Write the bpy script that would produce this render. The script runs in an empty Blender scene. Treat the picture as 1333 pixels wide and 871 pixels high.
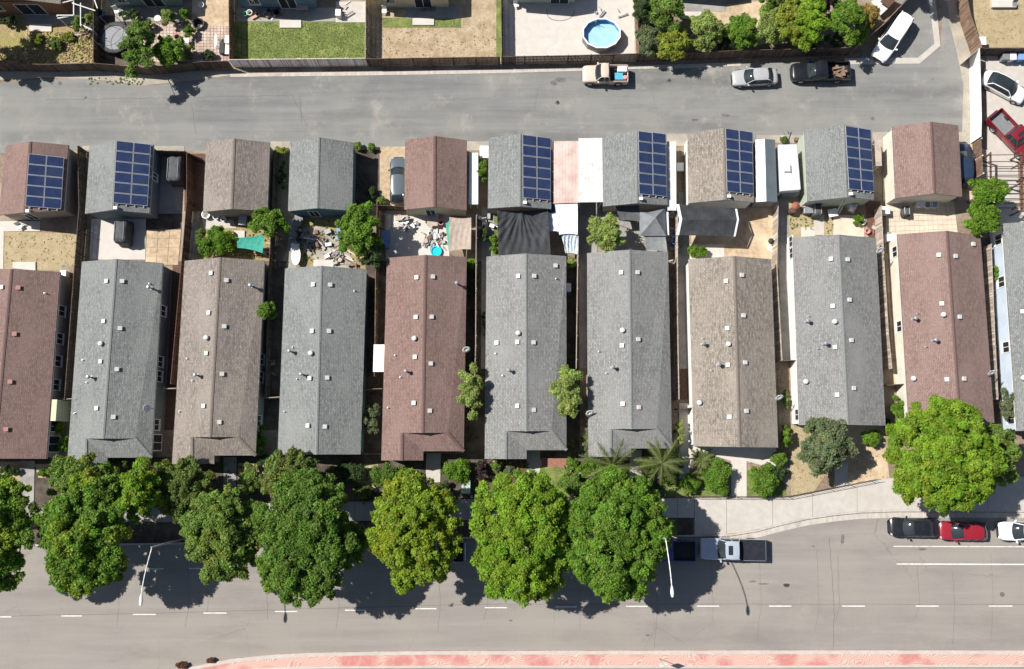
import bpy, math, random
import numpy as np
from mathutils import Vector, Matrix
random.seed(7)
rng = np.random.default_rng(11)
SC = bpy.context.scene
COL = SC.collection
# ---------------------------------------------------------------- camera
PW, PH = 1333.0, 871.0
F = 1095.0
TH = math.radians(7.8)
H = 85.0
cd = bpy.data.cameras.new('camera'); cam = bpy.data.objects.new('camera', cd); COL.objects.link(cam)
cam.location = (0, 0, H); cam.rotation_euler = (TH, 0, 0)
cd.sensor_width = 36; cd.lens = 36*F/PW; cd.clip_end = 3000
SC.camera = cam
# ---------------------------------------------------------------- light
SUNV = Vector((.84, -.32, -1.0)).normalized()
W = bpy.data.worlds.new('World'); SC.world = W; W.use_nodes = True
nt = W.node_tree; bg = nt.nodes['Background']
sk = nt.nodes.new('ShaderNodeTexSky'); sk.sky_type = 'NISHITA'; sk.sun_disc = False
sk.sun_elevation = math.asin(-SUNV.z); sk.sun_rotation = math.atan2(-SUNV.x, -SUNV.y)
nt.links.new(sk.outputs[0], bg.inputs[0]); bg.inputs[1].default_value = 0.057
sl = bpy.data.lights.new('sun', 'SUN'); sl.energy = 5.0; sl.angle = math.radians(.5); sl.color = (1, .955, .89)
so = bpy.data.objects.new('sun', sl); COL.objects.link(so)
so.rotation_euler = SUNV.to_track_quat('-Z', 'Y').to_euler(); so.location = (-40, 20, 60)
SC.view_settings.view_transform = 'Standard'; SC.view_settings.look = 'None'
SC.view_settings.gamma = 1; SC.view_settings.use_curve_mapping = False
SC.view_settings.exposure = 0.52
# ---------------------------------------------------------------- helpers
cT, sT = math.cos(TH), math.sin(TH)
def ray(px, py):
    u, v = (px-PW/2)/F, (py-PH/2)/F
    return Vector((u, -v*cT+sT, -v*sT-cT))
def P(px, py, h=0.0):
    d = ray(px, py); t = (h-H)/d.z
    return Vector((d.x*t, d.y*t, h))
def PP(px, py, a, b, c):
    n = (b-a).cross(c-a); d = ray(px, py); o = Vector((0, 0, H))
    t = (a-o).dot(n)/d.dot(n)
    return o+d*t
def tag(o, label=None, cat=None, group=None, kind=None):
    if label: o['label'] = label
    if cat: o['category'] = cat
    if group: o['group'] = group
    if kind: o['kind'] = kind
    return o
def thing(name, label, cat, loc=(0, 0, 0), rz=0, group=None):
    o = bpy.data.objects.new(name, None); COL.objects.link(o)
    o.location = loc; o.rotation_euler = (0, 0, rz); o.empty_display_size = .3
    return tag(o, label, cat, group)
class MB:
    def __init__(s): s.v = []; s.f = []; s.m = []
    def add(s, vs, fs, mi=0):
        o = len(s.v); s.v += [tuple(x) for x in vs]; s.f += [tuple(i+o for i in f) for f in fs]; s.m += [mi]*len(fs)
    def box(s, x0, x1, y0, y1, z0, z1, mi=0):
        s.add([(x0,y0,z0),(x1,y0,z0),(x1,y1,z0),(x0,y1,z0),(x0,y0,z1),(x1,y0,z1),(x1,y1,z1),(x0,y1,z1)],
              [(3,2,1,0),(4,5,6,7),(0,1,5,4),(1,2,6,5),(2,3,7,6),(3,0,4,7)], mi)
    def cbox(s, c, sx, sy, z0, z1, rz=0, mi=0):
        ca, sa = math.cos(rz), math.sin(rz); q = [(-1,-1),(1,-1),(1,1),(-1,1)]
        vs = [(c[0]+a*sx/2*ca-b*sy/2*sa, c[1]+a*sx/2*sa+b*sy/2*ca, z) for z in (z0, z1) for a, b in q]
        s.add(vs, [(3,2,1,0),(4,5,6,7),(0,1,5,4),(1,2,6,5),(2,3,7,6),(3,0,4,7)], mi)
    def slab(s, top, t=.16, mi=0, d=None):
        n = len(top); top = [Vector(p) for p in top]; d = d or Vector((0, 0, -t))
        nn = Vector((0, 0, 0))
        for i in range(n): nn += top[i].cross(top[(i+1) % n])
        if nn.z < 0: top = top[::-1]
        s.add(top+[p+d for p in top], [tuple(range(n)), tuple(range(2*n-1, n-1, -1))] +
              [(i, i+n, (i+1) % n+n, (i+1) % n) for i in range(n)], mi)
    def tube(s, a, b, r0, r1=None, n=8, mi=0, caps=True):
        a, b = Vector(a), Vector(b); r1 = r0 if r1 is None else r1
        d = (b-a).normalized(); x = d.orthogonal().normalized(); y = d.cross(x)
        vs = [c+(x*math.cos(2*math.pi*i/n)+y*math.sin(2*math.pi*i/n))*r for c, r in ((a, r0), (b, r1)) for i in range(n)]
        fs = [(i, (i+1) % n, (i+1) % n+n, i+n) for i in range(n)]
        if caps: fs += [tuple(range(n-1, -1, -1)), tuple(range(n, 2*n))]
        s.add(vs, fs, mi)
    def lathe(s, c, prof, n=16, mi=0, sx=1, sy=1, caps=True):
        vs = [(c[0]+r*sx*math.cos(2*math.pi*i/n), c[1]+r*sy*math.sin(2*math.pi*i/n), c[2]+z) for r, z in prof for i in range(n)]
        k = len(prof)
        fs = [(j*n+i, j*n+(i+1) % n, (j+1)*n+(i+1) % n, (j+1)*n+i) for j in range(k-1) for i in range(n)]
        if caps and prof[0][0] > 1e-4: fs.append(tuple(range(n-1, -1, -1)))
        if caps and prof[-1][0] > 1e-4: fs.append(tuple(range((k-1)*n, k*n)))
        s.add(vs, fs, mi)
    def loft(s, secs, mi=0, closed=True, cap=True):
        n = len(secs[0]); vs = [p for q in secs for p in q]; fs = []
        for j in range(len(secs)-1):
            for i in range(n if closed else n-1):
                k = (i+1) % n; fs.append((j*n+i, j*n+k, (j+1)*n+k, (j+1)*n+i))
        if cap: fs += [tuple(range(n-1, -1, -1)), tuple(range((len(secs)-1)*n, len(secs)*n))]
        s.add(vs, fs, mi)
    def mesh(s, name, mats, off=(0, 0, 0), smooth=False):
        me = bpy.data.meshes.new(name)
        ox, oy, oz = off
        me.from_pydata([(a-ox, b-oy, c-oz) for a, b, c in s.v], [], s.f)
        for m in (mats if isinstance(mats, (list, tuple)) else [mats]): me.materials.append(m)
        me.polygons.foreach_set('material_index', s.m)
        if smooth: me.polygons.foreach_set('use_smooth', [True]*len(s.f))
        me.update(); return me
    def build(s, name, mats, parent=None, smooth=False, local=False, bevel=0):
        off = (0, 0, 0)
        if parent is not None and not local:
            off = tuple(parent.location)
        if parent is None and not local and s.v:
            a = np.array(s.v); off = (float(a[:, 0].mean()), float(a[:, 1].mean()), float(a[:, 2].min()))
        o = bpy.data.objects.new(name, s.mesh(name, mats, off, smooth)); COL.objects.link(o)
        if parent is not None: o.parent = parent
        elif not local: o.location = off
        if bevel:
            m = o.modifiers.new('bevel', 'BEVEL'); m.width = bevel; m.segments = 2; m.limit_method = 'ANGLE'
        return o
def inst(me, name, parent, M):
    o = bpy.data.objects.new(name, me); COL.objects.link(o)
    if parent is not None: o.parent = parent
    o.matrix_local = M; return o
def copy_tree(o, parent=None):
    c = o.copy(); COL.objects.link(c); c.parent = parent
    for ch in o.children: copy_tree(ch, c)
    return c
def arrow(a, b, w=.02, top=0): ...
# ---------------------------------------------------------------- materials
MATS = {}
def principled(name, rough=.85, metal=0, spec=.3):
    m = bpy.data.materials.new(name); m.use_nodes = True; b = m.node_tree.nodes['Principled BSDF']
    b.inputs['Roughness'].default_value = rough; b.inputs['Metallic'].default_value = metal
    b.inputs['Specular IOR Level'].default_value = spec
    return m, m.node_tree.nodes, m.node_tree.links, b
def c4(c): return (c[0], c[1], c[2], 1)
def tex_noise(N, L, vec, scale, stretch=(1, 1, 1), detail=5, rough=.6):
    mp = N.new('ShaderNodeMapping'); mp.inputs['Scale'].default_value = stretch; L.new(vec, mp.inputs[0])
    n = N.new('ShaderNodeTexNoise'); n.inputs['Scale'].default_value = scale; n.inputs['Detail'].default_value = detail
    n.inputs['Roughness'].default_value = rough; L.new(mp.outputs[0], n.inputs['Vector']); return n.outputs[0]
def ramp(N, L, fac, lo, hi, invert=False):
    r = N.new('ShaderNodeMapRange'); r.inputs[1].default_value = lo; r.inputs[2].default_value = hi
    if invert: r.inputs[3].default_value = 1; r.inputs[4].default_value = 0
    L.new(fac, r.inputs[0]); return r.outputs[0]
def mix(N, L, fac, a, b, mode='MIX'):
    m = N.new('ShaderNodeMix'); m.data_type = 'RGBA'; m.blend_type = mode
    for s, v in ((m.inputs[0], fac), (m.inputs[6], a), (m.inputs[7], b)):
        if isinstance(v, (int, float)): s.default_value = v
        elif isinstance(v, (tuple, list)): s.default_value = c4(v)
        else: L.new(v, s)
    return m.outputs[2]
def mat(name, c1, c2=None, scale=6, stretch=(1, 1, 1), lo=.35, hi=.65, c3=None, s3=.3, lo3=.45, hi3=.65, st3=(1, 1, 1),
        c4_=None, s4=1.2, lo4=.6, hi4=.7, rough=.85, metal=0, spec=.3, bump=0, bscale=None, wave=None, world=True):
    if name in MATS: return MATS[name]
    m, N, L, b = principled(name, rough, metal, spec)
    tc = N.new('ShaderNodeTexCoord')
    if world:
        g = N.new('ShaderNodeNewGeometry'); vec = g.outputs['Position']
    else: vec = tc.outputs['Object']
    if c2 is None: c2 = tuple(x*.88 for x in c1)
    nz = tex_noise(N, L, vec, scale, stretch)
    col = mix(N, L, ramp(N, L, nz, lo, hi), c1, c2)
    if c3: col = mix(N, L, ramp(N, L, tex_noise(N, L, vec, s3, st3, 6), lo3, hi3), col, c3)
    if c4_: col = mix(N, L, ramp(N, L, tex_noise(N, L, vec, s4, (1, 1, 1), 8, .7), lo4, hi4), col, c4_)
    L.new(col, b.inputs['Base Color'])
    if bump:
        bp = N.new('ShaderNodeBump'); bp.inputs['Strength'].default_value = 1; bp.inputs['Distance'].default_value = bump
        L.new(tex_noise(N, L, vec, bscale or scale*2, stretch, 6, .7), bp.inputs['Height']); L.new(bp.outputs[0], b.inputs['Normal'])
    MATS[name] = m; return m
def shingle(name, c1, c2, c3, con=.16, sx=7.0, sy=1.9):
    m, N, L, b = principled(name, .92, 0, .15)
    vec = N.new('ShaderNodeNewGeometry').outputs['Position']
    n1 = tex_noise(N, L, vec, 1, (sx, sy, 1), 3, .75)
    col = mix(N, L, ramp(N, L, n1, .5-con, .5+con), c1, c2)
    mp = N.new('ShaderNodeMapping'); mp.inputs['Rotation'].default_value = (0, 0, math.pi/2); L.new(vec, mp.inputs[0])
    br = N.new('ShaderNodeTexBrick'); L.new(mp.outputs[0], br.inputs['Vector'])
    br.inputs['Scale'].default_value = 1; br.inputs['Brick Width'].default_value = .36; br.inputs['Row Height'].default_value = .155
    br.inputs['Mortar Size'].default_value = .012; br.offset = .37
    br.inputs['Color1'].default_value = (.62, .62, .62, 1); br.inputs['Color2'].default_value = (1.0, 1.0, 1.0, 1)
    br.inputs['Mortar'].default_value = (.42, .42, .42, 1)
    col = mix(N, L, .75, col, br.outputs[0], 'MULTIPLY')
    col = mix(N, L, ramp(N, L, tex_noise(N, L, vec, .35, (1, .5, 1), 4), .45, .75), col, c3)
    n2 = tex_noise(N, L, vec, 9, (1, 1, 1), 2, .8)
    sp = N.new('ShaderNodeMapRange'); sp.inputs[1].default_value = .25; sp.inputs[2].default_value = .75
    sp.inputs[3].default_value = .76; sp.inputs[4].default_value = 1.24; L.new(n2, sp.inputs[0])
    cb = N.new('ShaderNodeCombineColor'); [L.new(sp.outputs[0], cb.inputs[i]) for i in range(3)]
    col = mix(N, L, 1.0, col, cb.outputs[0], 'MULTIPLY')
    L.new(col, b.inputs['Base Color'])
    bp = N.new('ShaderNodeBump'); bp.inputs['Distance'].default_value = .03; L.new(br.outputs[0], bp.inputs['Height']); L.new(bp.outputs[0], b.inputs['Normal'])
    MATS[name] = m; return m
def leafmat(name, c, tr=.35):
    m, N, L, b = principled(name, .55, 0, .25)
    at = N.new('ShaderNodeAttribute'); at.attribute_name = 'tint'
    col = mix(N, L, 1.0, c, at.outputs['Color'], 'MULTIPLY'); L.new(col, b.inputs['Base Color'])
    t = N.new('ShaderNodeBsdfTranslucent'); L.new(mix(N, L, 1.0, col, (1.35, 1.45, .35), 'MULTIPLY'), t.inputs[0])
    ms = N.new('ShaderNodeMixShader'); ms.inputs[0].default_value = tr
    L.new(b.outputs[0], ms.inputs[1]); L.new(t.outputs[0], ms.inputs[2]); L.new(ms.outputs[0], N['Material Output'].inputs[0])
    MATS[name] = m; return m
def asphalt(name, c1, c2, warm, dirt, crack_scale, rough=.9, dl=.54, dk=.74):
    m, N, L, b = principled(name, rough, 0, .2)
    vec = N.new('ShaderNodeNewGeometry').outputs['Position']
    col = mix(N, L, ramp(N, L, tex_noise(N, L, vec, 1, (.04, .75, 1), 6, .66), .38, .62), c1, c2)
    col = mix(N, L, ramp(N, L, tex_noise(N, L, vec, .12, (1, 1, 1), 5, .65), .4, .7), col, warm)
    col = mix(N, L, ramp(N, L, tex_noise(N, L, vec, .09, (.5, 1.6, 1), 7, .7), .52, .72), col, tuple(x*dk for x in c2))
    col = mix(N, L, ramp(N, L, tex_noise(N, L, vec, .30, (1, .8, 1), 9, .74), dl, dl+.28), col, dirt)
    n2 = tex_noise(N, L, vec, 14, (1, 1, 1), 3, .8)
    col = mix(N, L, ramp(N, L, n2, .3, .75), col, mix(N, L, .22, col, (.02, .02, .02)))
    # oil spots
    v = N.new('ShaderNodeTexVoronoi'); v.inputs['Scale'].default_value = .16; L.new(vec, v.inputs['Vector'])
    nn = N.new('ShaderNodeMath'); nn.operation = 'ADD'; L.new(v.outputs['Distance'], nn.inputs[0])
    w = N.new('ShaderNodeMath'); w.operation = 'MULTIPLY'; w.inputs[1].default_value = .22
    L.new(tex_noise(N, L, vec, 1.5, (1, 1, 1), 4), w.inputs[0]); L.new(w.outputs[0], nn.inputs[1])
    col = mix(N, L, ramp(N, L, nn.outputs[0], .145, .125), col, (.045, .043, .04))
    # cracks
    nv = tex_noise(N, L, vec, .8, (1, 1, 1), 3)
    ad = N.new('ShaderNodeVectorMath'); ad.operation = 'ADD'; L.new(vec, ad.inputs[0])
    sc = N.new('ShaderNodeVectorMath'); sc.operation = 'SCALE'; sc.inputs['Scale'].default_value = .9
    cbx = N.new('ShaderNodeCombineXYZ'); L.new(nv, cbx.inputs[0]); L.new(nv, cbx.inputs[1]); L.new(cbx.outputs[0], sc.inputs[0]); L.new(sc.outputs[0], ad.inputs[1])
    mp = N.new('ShaderNodeMapping'); mp.inputs['Scale'].default_value = (1, .55, 1); L.new(ad.outputs[0], mp.inputs[0])
    vc = N.new('ShaderNodeTexVoronoi'); vc.feature = 'DISTANCE_TO_EDGE'; vc.inputs['Scale'].default_value = crack_scale
    L.new(mp.outputs[0], vc.inputs['Vector'])
    cf = ramp(N, L, vc.outputs['Distance'], .0035, .001)
    mm = N.new('ShaderNodeMath'); mm.operation = 'MULTIPLY'; L.new(cf, mm.inputs[0]); L.new(ramp(N, L, tex_noise(N, L, vec, .15), .48, .95), mm.inputs[1])
    col = mix(N, L, mm.outputs[0], col, (.07, .065, .06))
    L.new(col, b.inputs['Base Color'])
    bp = N.new('ShaderNodeBump'); bp.inputs['Distance'].default_value = .01; L.new(n2, bp.inputs['Height']); L.new(bp.outputs[0], b.inputs['Normal'])
    MATS[name] = m; return m
def paint(name, c, rough=.3, metal=.0):
    if name in MATS: return MATS[name]
    m, N, L, b = principled(name, rough, metal, .5); b.inputs['Coat Weight'].default_value = .6; b.inputs['Coat Roughness'].default_value = .08
    vec = N.new('ShaderNodeTexCoord').outputs['Object']
    L.new(mix(N, L, ramp(N, L, tex_noise(N, L, vec, 1.4, (1, 1, 1), 6), .45, .8), c, tuple(x*.82+.012 for x in c)), b.inputs['Base Color'])
    MATS[name] = m; return m
M = {}
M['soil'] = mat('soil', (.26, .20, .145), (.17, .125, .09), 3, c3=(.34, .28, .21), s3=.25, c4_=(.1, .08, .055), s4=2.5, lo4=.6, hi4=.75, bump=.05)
M['soil_dark_shade'] = mat('soil_dark_shade', (.085, .07, .052), (.045, .038, .03), 3, c3=(.13, .105, .08), s3=.6, bump=.05)  # dark soil, its colour deepened further to stand for shade
M['bark_mulch'] = mat('bark_mulch', (.15, .085, .06), (.08, .048, .035), 5, bump=.04)
M['dry_grass'] = mat('dry_grass', (.50, .41, .26), (.33, .26, .155), 7, lo=.3, hi=.7, c3=(.36, .29, .17), s3=.9, lo3=.42, hi3=.62, c4_=(.22, .21, .09), s4=1.7, lo4=.54, hi4=.68, bump=.08)
M['weeds'] = mat('weeds', (.38, .29, .15), (.24, .18, .10), 3.5, c3=(.27, .27, .07), s3=.5, c4_=(.46, .35, .2), s4=1.3, lo4=.55, hi4=.7, bump=.1)
M['lawn'] = mat('lawn', (.155, .19, .055), (.085, .125, .03), 5, lo=.38, hi=.62, c3=(.25, .27, .08), s3=.7, lo3=.45, hi3=.7, c4_=(.075, .13, .03), s4=.9, lo4=.55, hi4=.7, bump=.05)
M['straw'] = mat('straw', (.52, .42, .28), (.37, .29, .20), 6, lo=.38, hi=.62, c3=(.34, .25, .16), s3=.9, lo3=.42, hi3=.62, c4_=(.26, .25, .1), s4=.9, lo4=.56, hi4=.72, bump=.08)
M['dirt_tan'] = mat('dirt_tan', (.48, .37, .245), (.34, .255, .17), 2.5, c3=(.62, .49, .34), s3=.35, c4_=(.30, .2, .12), s4=1.6, lo4=.62, hi4=.75, bump=.03)
M['gravel'] = mat('gravel', (.37, .335, .28), (.25, .23, .20), 8, c3=(.42, .37, .29), s3=.4, bump=.03)
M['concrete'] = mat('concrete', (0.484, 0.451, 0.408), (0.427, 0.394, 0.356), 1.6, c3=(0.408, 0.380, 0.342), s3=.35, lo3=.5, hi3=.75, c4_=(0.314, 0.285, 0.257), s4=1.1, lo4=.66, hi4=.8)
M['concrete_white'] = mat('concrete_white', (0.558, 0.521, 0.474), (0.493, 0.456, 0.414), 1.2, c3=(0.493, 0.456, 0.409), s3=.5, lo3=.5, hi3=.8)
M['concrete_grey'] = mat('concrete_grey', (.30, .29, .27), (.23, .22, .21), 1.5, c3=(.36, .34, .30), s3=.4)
M['kerb'] = mat('kerb', (.50, .46, .41), (.38, .35, .31), 1.0, stretch=(3, 1, 1), c3=(.3, .27, .24), s3=.5, lo3=.55, hi3=.75)
M['asphalt_street'] = asphalt('asphalt_street', (.305, .281, .256), (.25, .23, .212), (.31, .283, .247), (.35, .32, .28), .12, dl=.60, dk=.86)
M['asphalt_alley'] = asphalt('asphalt_alley', (.235, .236, .228), (.168, .170, .168), (.265, .262, .24), (.40, .372, .325), .15)
M['roadpaint'] = mat('roadpaint', (.72, .71, .69), (.60, .58, .55), 4, c3=(.42, .40, .37), s3=2.5, lo3=.5, hi3=.72)
M['tar'] = mat('tar', (.13, .12, .11))
M['sh_grey'] = shingle('sh_grey', (0.275, 0.285, 0.275), (0.185, 0.195, 0.191), (0.224, 0.233, 0.225), .14, 6, 3)
M['sh_grey_neutral'] = shingle('sh_grey_neutral', (0.306, 0.306, 0.295), (0.210, 0.211, 0.206), (0.249, 0.249, 0.242), .14, 6, 3)
M['sh_maroon_haze'] = shingle('sh_maroon_haze', (0.310, 0.212, 0.188), (0.222, 0.152, 0.135), (0.264, 0.185, 0.163), .18, 6, 3)  # maroon shingle copy, paler to carry haze and glare at the right
M['sh_brown'] = shingle('sh_brown', (.330, .292, .255), (.200, .172, .152), (.275, .240, .210), .15, 6.5, 2.3)
M['sh_maroon'] = shingle('sh_maroon', (0.287, 0.194, 0.168), (0.199, 0.133, 0.119), (0.239, 0.162, 0.144), .18, 6, 3)
M['sh_tan'] = shingle('sh_tan', (.365, .325, .278), (.205, .178, .150), (.305, .268, .228), .13, 6, 2.0)
for n, c in dict(stucco_cream=(.62, .55, .38), stucco_white=(.78, .77, .73), stucco_taupe=(.36, .32, .27), stucco_bluegrey=(.16, .20, .215), stucco_blue=(.12, .20, .27),
                 stucco_green=(.20, .29, .24), stucco_rust=(.30, .15, .09), stucco_paleblue=(.52, .60, .70), stucco_yellow=(.62, .58, .40), stucco_sage=(.42, .46, .38),
                 stucco_offwhite=(.70, .66, .56), stucco_teal=(.10, .19, .22)).items():
    M[n] = mat(n, c, tuple(x*.9 for x in c), 8, c3=tuple(x*.82 for x in c), s3=.7, bump=.01)
M['wood_dark'] = mat('wood_dark', (.125, .085, .062), (.075, .052, .04), 2.2, stretch=(5, 5, .5), c3=(.17, .125, .095), s3=1.2)
M['wood_brown'] = mat('wood_brown', (.22, .14, .095), (.13, .085, .06), 2.2, stretch=(5, 5, .5), c3=(.27, .2, .15), s3=1.2)
M['wood_pale'] = mat('wood_pale', (.50, .43, .365), (.38, .32, .27), 2.2, stretch=(5, 5, .5), c3=(.33, .27, .23), s3=1.2)
M['wood_taupe_sun'] = mat('wood_taupe_sun', (.78, .68, .62), (.66, .57, .52), 2.2, stretch=(5, 5, .5), c3=(.6, .5, .45), s3=1.2)  # taupe boards, colour lightened so the shaded face looks sunlit
M['wood_red'] = mat('wood_red', (.14, .075, .055), (.09, .05, .038), 2.5, stretch=(5, 5, .5))
for n_, c_ in dict(wood_dark=(.125, .085, .062), wood_brown=(.22, .14, .095), wood_pale=(.50, .43, .365), wood_taupe_sun=(.78, .68, .62), wood_red=(.14, .075, .055)).items():
    M[n_+'_a'] = mat(n_+'_a', tuple(x*1.28 for x in c_), tuple(x*1.0 for x in c_), 2.2, stretch=(5, 5, .5))
    M[n_+'_b'] = mat(n_+'_b', tuple(x*.66 for x in c_), tuple(x*.5 for x in c_), 2.2, stretch=(5, 5, .5))
M['white'] = mat('white', (.80, .79, .76), (.72, .70, .67), 3, rough=.5)
M['white_metal'] = mat('white_metal', (.64, .63, .61), (.55, .54, .52), 2, rough=.45, c3=(.45, .43, .4), s3=1, lo3=.55, hi3=.8)
M['pink_metal'] = mat('pink_metal', (.62, .50, .45), (.54, .43, .385), 1.5, stretch=(1, .3, 1), rough=.5, c3=(.48, .35, .31), s3=.7)
M['galv'] = mat('galv', (.42, .43, .44), (.34, .35, .36), 3, rough=.4, metal=.5)
M['trim_white'] = mat('trim_white', (.78, .76, .72), (.7, .68, .64), 3, rough=.5)
M['ridge_grey'] = mat('ridge_grey', (.22, .23, .225), (.16, .168, .165), 4, stretch=(1, 2, 1))
M['ridge_brown'] = mat('ridge_brown', (.20, .17, .145), (.15, .125, .105), 4, stretch=(1, 2, 1))
M['ridge_maroon'] = mat('ridge_maroon', (.15, .095, .082), (.11, .07, .062), 4, stretch=(1, 2, 1))
M['glass'] = mat('glass', (.02, .026, .032), (.03, .036, .042), 2, rough=.06, spec=.7)
M['car_glass'] = mat('car_glass', (.020, .027, .031), (.028, .036, .040), 1, rough=.05, spec=.6)
M['solar_cell'] = mat('solar_cell', (.020, .034, .092), (.030, .048, .115), 1.1, rough=.14, spec=.6, c3=(.035, .05, .10), s3=.8)
M['alu'] = mat('alu', (.60, .61, .63), rough=.4, metal=.3)
M['black'] = mat('black', (.022, .022, .024), (.035, .035, .038), 3, rough=.6)
M['bed_vinyl'] = mat('bed_vinyl', (.016, .018, .026), (.024, .026, .034), 2, rough=.7, spec=.15)
M['junk_pale'] = mat('junk_pale', (.46, .44, .41), (.34, .32, .3), 3)
M['rubber'] = mat('rubber', (.022, .022, .022), (.03, .03, .03), 5, rough=.8)
M['dark_fabric'] = mat('dark_fabric', (.035, .037, .041), (.025, .027, .030), 2, c3=(.048, .051, .056), s3=.8, rough=.75, bump=.05, bscale=3)
M['grey_fabric'] = mat('grey_fabric', (.20, .215, .225), (.15, .16, .17), 2, rough=.8)
M['cover_fabric'] = mat('cover_fabric', (.085, .088, .095), (.06, .063, .068), 2, rough=.7, bump=.05, bscale=3)
M['teal_fabric'] = mat('teal_fabric', (.05, .33, .26), (.035, .24, .19), 3, rough=.8)
M['tan_tarp'] = mat('tan_tarp', (.43, .36, .29), (.34, .28, .23), 2.5, rough=.8, bump=.03, bscale=3)
M['white_tarp'] = mat('white_tarp', (.74, .75, .77), (.62, .64, .68), 2, rough=.5, bump=.04, bscale=3)
M['blue_tarp'] = mat('blue_tarp', (.36, .44, .53), (.58, .62, .66), 2.5, rough=.5, bump=.06, bscale=3)
M['blue'] = mat('blue', (.04, .12, .38), rough=.45)
M['blue_pale'] = mat('blue_pale', (.20, .33, .62), rough=.5)
M['cyan'] = mat('cyan', (.02, .56, .70), (.01, .48, .62), 2, rough=.35)
M['cargo_blue'] = mat('cargo_blue', (.09, .40, .54), rough=.5)
M['steel_grey'] = mat('steel_grey', (.22, .23, .235), (.17, .18, .185), 3, rough=.5)
M['terracotta'] = mat('terracotta', (.33, .13, .085), (.24, .09, .06), 3)
M['pink'] = mat('pink', (.66, .33, .33), (.55, .25, .25), 3)
M['red'] = mat('red', (.42, .03, .03), (.3, .02, .02), 3, rough=.5)
M['yellow'] = mat('yellow', (.62, .47, .1), (.62, .30, .30), 2)
M['green_plastic'] = mat('green_plastic', (.08, .42, .2), rough=.5)
M['utility_green'] = mat('utility_green', (.40, .48, .42), (.34, .41, .36), 3, rough=.5)
M['brick'] = mat('brick', (.32, .15, .11), (.22, .1, .075), 4)
M['bark'] = mat('bark', (.20, .15, .11), (.11, .08, .06), 3, stretch=(3, 3, .6), bump=.03)
M['water'] = mat('pool_water', (.30, .53, .66), (.38, .60, .71), 1.3, rough=.05, spec=.6, bump=.03, bscale=3)
M['pool_liner'] = mat('pool_liner', (.07, .25, .55), (.10, .33, .62), 3, rough=.4)
M['paver'] = mat('paver', (.62, .53, .43), (.52, .43, .34), .9, c3=(.50, .30, .18), s3=.6, lo3=.62, hi3=.8)
M['paver_pink'] = mat('paver_pink', (.50, .37, .31), (.36, .27, .22), 1.1, c3=(.58, .50, .42), s3=.8, c4_=(.3, .2, .16), s4=1.5, lo4=.55, hi4=.7)
M['grout'] = mat('grout', (.36, .29, .23), (.29, .23, .18), 3)
M['chrome'] = mat('chrome', (.7, .7, .7), rough=.2, metal=1)
M['headlamp'] = mat('headlamp', (.42, .44, .46), rough=.1, spec=.8)
M['taillamp'] = mat('taillamp', (.35, .01, .01), rough=.2, spec=.8)
# ================================================================ SETTING
LAY = .012; NP = [0]
def patch(name, pts, m, lay=1, kind='structure', h=None):
    NP[0] += 1; z = (LAY*lay if h is None else h)+NP[0]*.0001
    b = MB(); q = [P(x, y, z) for x, y in pts]
    if sum(q[i].x*q[(i+1) % len(q)].y-q[(i+1) % len(q)].x*q[i].y for i in range(len(q))) < 0: q = q[::-1]
    b.add(q, [tuple(range(len(q)))]); return tag(b.build(name, M.get(m) or MATS[m]), kind=kind)
def rect(x0, y0, x1, y1): return [(x0, y0), (x1, y0), (x1, y1), (x0, y1)]
def offs(pts, d):
    out = []
    for i, p in enumerate(pts):
        a = Vector(pts[max(i-1, 0)]).xy; b = Vector(pts[min(i+1, len(pts)-1)]).xy
        t = (b-a).normalized(); out.append(Vector((p[0]-t.y*d, p[1]+t.x*d, 0)))
    return out
def strip(name, px, m, w, z0, z1, kind='structure', parent=None):
    base = [P(x, y) for x, y in px]; o = offs(base, -w); b = MB()
    for i in range(len(base)-1):
        q = [base[i], base[i+1], o[i+1], o[i]]
        b.slab([Vector((p.x, p.y, z1)) for p in q], z1-z0)
    return tag(b.build(name, M[m], parent), kind=kind if parent is None else None)
g = MB(); g.add([(-500,-500,0),(500,-500,0),(500,500,0),(-500,500,0)], [(0,1,2,3)]); tag(g.build('ground', M['soil']), kind='structure')
# --- streets
KERB = [(-120,711),(0,711),(100,710.5),(240,708.5),(420,705),(600,701.5),(760,699.5),(905,698.5),(950,697.5),(985,692),(1015,684),(1050,676),(1085,671),(1120,667.5),(1165,666),(1250,665.8),(1333,666.5),(1450,667)]
street = KERB[::-1]+[(-120,1020),(1450,1020)]
patch('street', KERB+[(1450,1020),(-120,1020)], 'asphalt_street', 1)
patch('alley', [(-120,112),(0,108),(60,103),(115,104),(190,112),(250,106),(300,99),(480,96),(650,93),(830,87),(990,82),(1120,80),(1200,80),(1225,60),(1228,-40),(1243,-40),(1243,10),(1258,60),(1262,120),(1262,182),
       (1150,183),(1040,186),(985,184),(880,180),(780,183),(615,190),(560,190),(470,194),(365,192),(270,196),(200,197),(110,195),(0,200),(-120,200)], 'asphalt_alley', 1)
patch('alley_branch', [(1150,40),(1200,-60),(1218,-60),(1222,56),(1200,79),(1120,79),(1118,80),(1130,60)], 'asphalt_alley', 2)
patch('dirt_verge', [(-120,100),(0,104),(60,101),(115,103),(190,111),(250,105),(300,98),(300,93),(-120,93)], 'gravel', 2)
patch('dirt_shoulder', [(1230,-30),(1250,-30),(1258,40),(1285,75),(1265,120),(1264,190),(1252,190),(1254,110),(1246,70),(1236,30)], 'gravel', 2)
strip('alley_gutter', [(300,100.5),(480,98.5),(650,95.5),(757,92.5),(830,90),(900,88.5),(965,86)], 'kerb', -.42, 0, .045)
strip('gutter', [(1100,84),(1197,83),(1224,60),(1220,20),(1214,-20)], 'concrete', -.68, 0, .04)
strip('kerb', KERB, 'kerb', -.17, 0, .13)
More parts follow.
